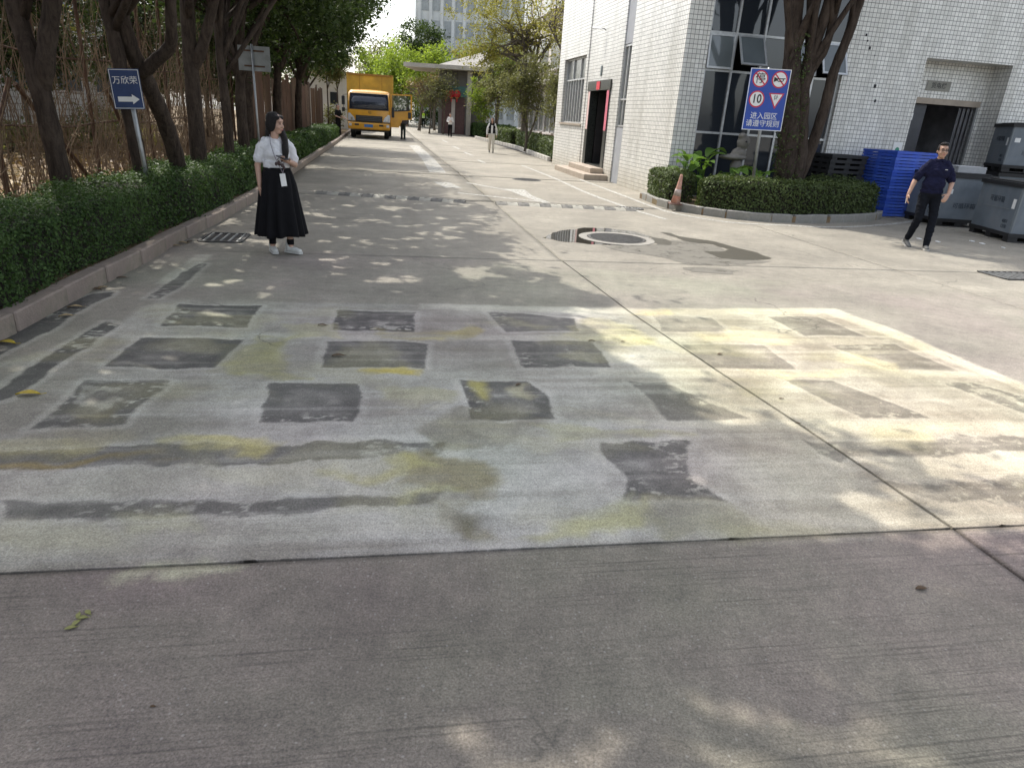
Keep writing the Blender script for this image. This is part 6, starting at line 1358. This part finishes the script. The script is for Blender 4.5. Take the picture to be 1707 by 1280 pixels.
m.tube([(-.008, -.106, .004), (.008, -.106, .004)], .0026, 5); gl_ = m.xf(qm).build('spectacles', PLAS, mn)
cg = thing('cigarette', 'white cigarette between the walking man’s fingers', 'cigarette', mn.matrix_basis @ V3((-.375, -.12, .73)), 0); MB().tube([(0, 0, 0), (-.012, -.015, .075)], .005, 6).build('paper_tube', SWHITE, cg)

# --- smaller figures
def small_person(label, loc, rz, H, top, bottom, legs='walk', hair='short', shoes=None, skin=SKIN, arms='down', vest=None, sleeves='long', wide=1.0, vox=.018):
    o = base_person(label, loc, rz, H); k = H / 1.7
    st_ = {'walk': (((-.09, .06, .48), (-.09, .20, .12)), ((.09, -.08, .50), (.09, -.14, .09))), 'stand': (((-.10, -.01, .48), (-.11, .0, .09)), ((.10, -.01, .48), (.11, .0, .09)))}[legs]
    ar = {'down': (((-.24, .03, 1.10), (-.25, -.03, .86)), ((.24, .03, 1.10), (.25, -.03, .86))), 'front': (((-.24, .0, 1.12), (-.08, -.24, 1.12)), ((.24, .0, 1.12), (.08, -.24, 1.14))), 'up': (((-.30, -.05, 1.28), (-.20, -.22, 1.42)), ((.24, .03, 1.10), (.22, -.12, .9))), 'reach': (((-.22, -.05, 1.12), (-.10, -.26, 1.05)), ((.24, -.02, 1.12), (.34, -.28, 1.0)))}[arms]
    S = Matrix.Scale(k, 4); b = MB(); b.cap((0, 0, 1.36), (0, 0, 1.5), .055, .05); b.ell((0, 0, 1.2), (.14, .09, .2)); b.ell((0, 0, .95), (.13, .1, .12))
    for s, (e, w_) in zip((-1, 1), ar): b.cap((s * .155, 0, 1.35), e, .04, .036); b.cap(e, w_, .038, .026); hand(b, w_, (V3(w_) - V3(e)).normalized() + V3((0, -.1, 0)), -s, .35, 1.0, (0, .3, 1) if arms != 'down' else (-s, 0, 0))
    for s, (kn, an) in zip((-1, 1), st_): b.cap((s * .085, 0, .88), kn, .07, .05); b.cap(kn, an, .05, .034)
    q = head(b, (0, -.012, 1.595), 0, 0, 1.0); b.xf(S); bd_ = bobj(b, 'body', skin, o, vox * .6, 3); face(S @ q, bd_)
    t = MB(); t.ell((0, 0, 1.25), (.175 * wide, .118, .16)); t.ell((0, 0, 1.05), (.16 * wide, .12, .16)); t.ell((0, 0, .93), (.165 * wide, .12, .08)); t.cap((-.11, 0, 1.39), (.11, 0, 1.39), .058)
    for s, (e, w_) in zip((-1, 1), ar):
        e = V3(e); w2 = V3(w_); t.cap((s * .14, 0, 1.385), (V3((s * .17, 0, 1.37)) * .35 + e * .65), .062, .062)
        if sleeves == 'long': t.cap(e * .8 + V3((s * .17, 0, 1.37)) * .2, e, .06, .052); t.cap(e, e.lerp(w2, .85), .052, .042)
    tm_ = bobj(t.xf(S), 'shirt', top, o, vox, 3)
    if vest:
        v = MB(); v.ell((0, 0, 1.25), (.188 * wide, .132, .15)); v.ell((0, 0, 1.08), (.175 * wide, .134, .14)); v.ell((0, 0, .97), (.178 * wide, .134, .06)); v.cap((-.12, 0, 1.39), (.12, 0, 1.39), .062); bobj(v.xf(S), 'vest', vest[0], o, vox, 3)
        if len(vest) > 1:
            for z in (1.0, 1.12): MB().lathe([(.192, z - .022), (.192, z + .022)], 24, sx=wide, sy=.73).xf(S).build('reflective_band', vest[1], o)
        else: MB().box((0, -.118, 1.15), (.10, .04, .40), None, .01).xf(S).build('shirt_front', top, o)
    t = MB(); t.ell((0, 0, .92), (.158 * wide, .118, .11)); f_ = .088 * wide
    for s, (kn, an) in zip((-1, 1), st_): t.cap((s * .083, 0, .87), kn, f_, f_ * .80); t.cap(kn, V3(an) + V3((0, 0, .0)), f_ * .80, f_ * .68)
    bobj(t.xf(S), 'trousers', bottom, o, vox, 3)
    for i, (kn, an) in enumerate(st_): shoe('shoe', tuple(V3(an) * k) if not (legs == 'walk' and i == 0) else tuple((V3(an) + V3((0, 0, .0))) * k), 0, R(14) if (legs == 'walk' and i == 0) else 0, shoes or GSH, GSO, o, .95 * k)
    h = MB()
    L_ = [((0, .032, .06), (.082, .085, .074)), ((0, .06, .0), (.08, .055, .09)), ((0, -.03, .095), (.062, .05, .03))]
    if hair == 'long': L_ += [((0, .07, -.12), (.085, .045, .13)), ((-.074, .0, -.07), (.025, .05, .14)), ((.074, .0, -.07), (.025, .05, .14)), ((-.08, -.03, -.2), (.03, .03, .1)), ((.08, -.03, -.2), (.03, .03, .1))]
    for c, r_ in L_: h.ell(c, r_)
    bobj(h.xf(S @ q), 'hair', HAIR, o, vox, 2); return o
BLK = mat('black_cloth', (.009, .009, .010), .9, .2, 10, spec=.15); WSH = mat('white_shirt', (.70, .69, .68), .85, .06, 10); CRM = mat('cream_trousers', (.62, .58, .50), .85, .08, 10); HV = mat('hi_vis_yellow', (.42, .62, .03), .7, .1, 10); REF = mat('reflective_silver', (.6, .62, .6), .4, .1); BSH = mat('black_shoe', (.02, .02, .02), .5, .1); GRN = mat('dark_green_trousers', (.02, .035, .032), .85, .15, 8)
small_person('woman in dark waistcoat and wide cream trousers walking past the right hedge', (-1.74, 34.4, .004), R(4), 1.56, WSH, CRM, 'walk', 'long', BSH, vest=(BLK,), sleeves='long', wide=1.05)
small_person('person in white shirt and black trousers walking up the sunlit lane', (-5.69, 52.4, .004), R(6), 1.6, WSH, BLK, 'walk', 'short', BSH, arms='front')
small_person('person in yellow reflective vest and black trousers far down the lane', (-11.15, 76.5, .004), R(8), 1.68, BLK, BLK, 'walk', 'short', BSH, vest=(HV, REF))
small_person('person in dark clothes standing beside the truck cab at the hedge', (-10.45, 39.6, .004), R(60), 1.70, BLK, BLK, 'stand', 'short', BSH, arms='reach', sleeves='short')
small_person('person standing behind the open truck door, only legs clearly seen', (-7.35, 42.3, .004), R(150), 1.68, mat('grey_blue_shirt', (.08, .09, .13), .85, .1), GRN, 'stand', 'short', BSH)
small_person('person in white shirt standing behind the far hedge', (-3.3, 58.6, .004), R(120), 1.62, WSH, mat('grey_trousers', (.12, .13, .16), .85, .1), 'stand', 'short', BSH)

# ------------------------------------------------------------------ fallen leaves and scraps
def fallen_leaf(label, pix, size, material, rz, group=None, z=.004):
    x, y = gz(*pix); m = MB(); k = 6; vs = []
    for i in range(k):
        t = i / (k - 1); w_ = math.sin(math.pi * (t * .92 + .06)) * .24; cz = .10 * math.sin(t * 3.0) + .01
        vs += [(t - .5, -w_, cz + .07), (t - .5, 0, cz), (t - .5, w_, cz + .05)]
    m.add(vs, [(3 * i, 3 * i + 3, 3 * i + 4, 3 * i + 1) for i in range(k - 1)] + [(3 * i + 1, 3 * i + 4, 3 * i + 5, 3 * i + 2) for i in range(k - 1)]); m.tube([(.46, 0, .03), (.75, .05, .06)], .015, 5)
    m.xf(Matrix.Scale(size, 4)); o = m.build('fallen_leaf', material, None, True); o.location = (x, y, z); o.rotation_euler = (0, 0, rz); s = o.modifiers.new('t', 'SOLIDIFY'); s.thickness = .002; return tag(o, label, 'leaf', group)
YLF = mat('yellow_leaf', (.45, .33, .03), .7, .3, 40); DLF = mat('brown_leaf', (.10, .06, .03), .8, .4, 40); GLF = mat('green_leaf', (.24, .24, .08), .7, .3, 40); TLF = mat('tan_leaf', (.36, .27, .14), .8, .3, 40)
fallen_leaf('yellow fallen leaf on the etched concrete beside the dark gutter stripe', (47, 659), .13, YLF, R(12)); fallen_leaf('yellow fallen leaf lying in the gutter by the kerb', (12, 573), .13, YLF, R(-5))
fallen_leaf('small tan leaf in the gutter beside the dark stripe', (125, 513), .11, TLF, R(20)); 
for i, (p, s, a) in enumerate((((157, 484), .12, 10), ((170, 481), .10, 70), ((110, 528), .10, 30), ((203, 464), .09, 20), ((293, 411), .10, 40), ((304, 406), .12, 0), ((316, 404), .09, 80))): fallen_leaf('dry tan leaf lying along the foot of the left kerb', p, s, TLF if i % 3 else DLF, R(a), 'dry leaves along the left kerb')
for p, s, a in (((537, 543), .07, 0), ((563, 594), .085, 20), ((864, 642), .05, 50), ((986, 569), .05, 0), ((1038, 570), .03, 0), ((1200, 591), .05, 30), ((1330, 706), .03, 0), ((1302, 665), .03, 0), ((1535, 982), .05, 10), ((255, 1178), .015, 0)): fallen_leaf('tiny dark dried leaf scrap on the etched concrete', p, s, DLF, R(a), 'tiny leaf scraps on the concrete')
for p, a, s in (((118, 1048), 25, .036), ((127, 1040), 75, .036), ((138, 1031), 10, .036), ((147, 1022), -35, .034), ((131, 1027), 110, .032)): fallen_leaf('green leaflet of a broken sprig lying on the foreground concrete', p, s, GLF, R(a), 'leaflets of the green sprig')
WP = mat('white_scrap', (.7, .7, .68), .8, .1)
for p in ((1620, 403), (1637, 407), (1672, 414), (1532, 399), (1395, 371), (1563, 404)):
    x, y = gz(*p); o = MB().box((0, 0, .008), (.09, .06, .014), (.1, .05, random.uniform(0, 3)), .004).build('paper_scrap', WP); o.location = (x, y, .003); tag(o, 'small white scrap of litter on the yard near the containers', 'litter', 'white scraps in the yard')
bpy.context.view_layer.update()
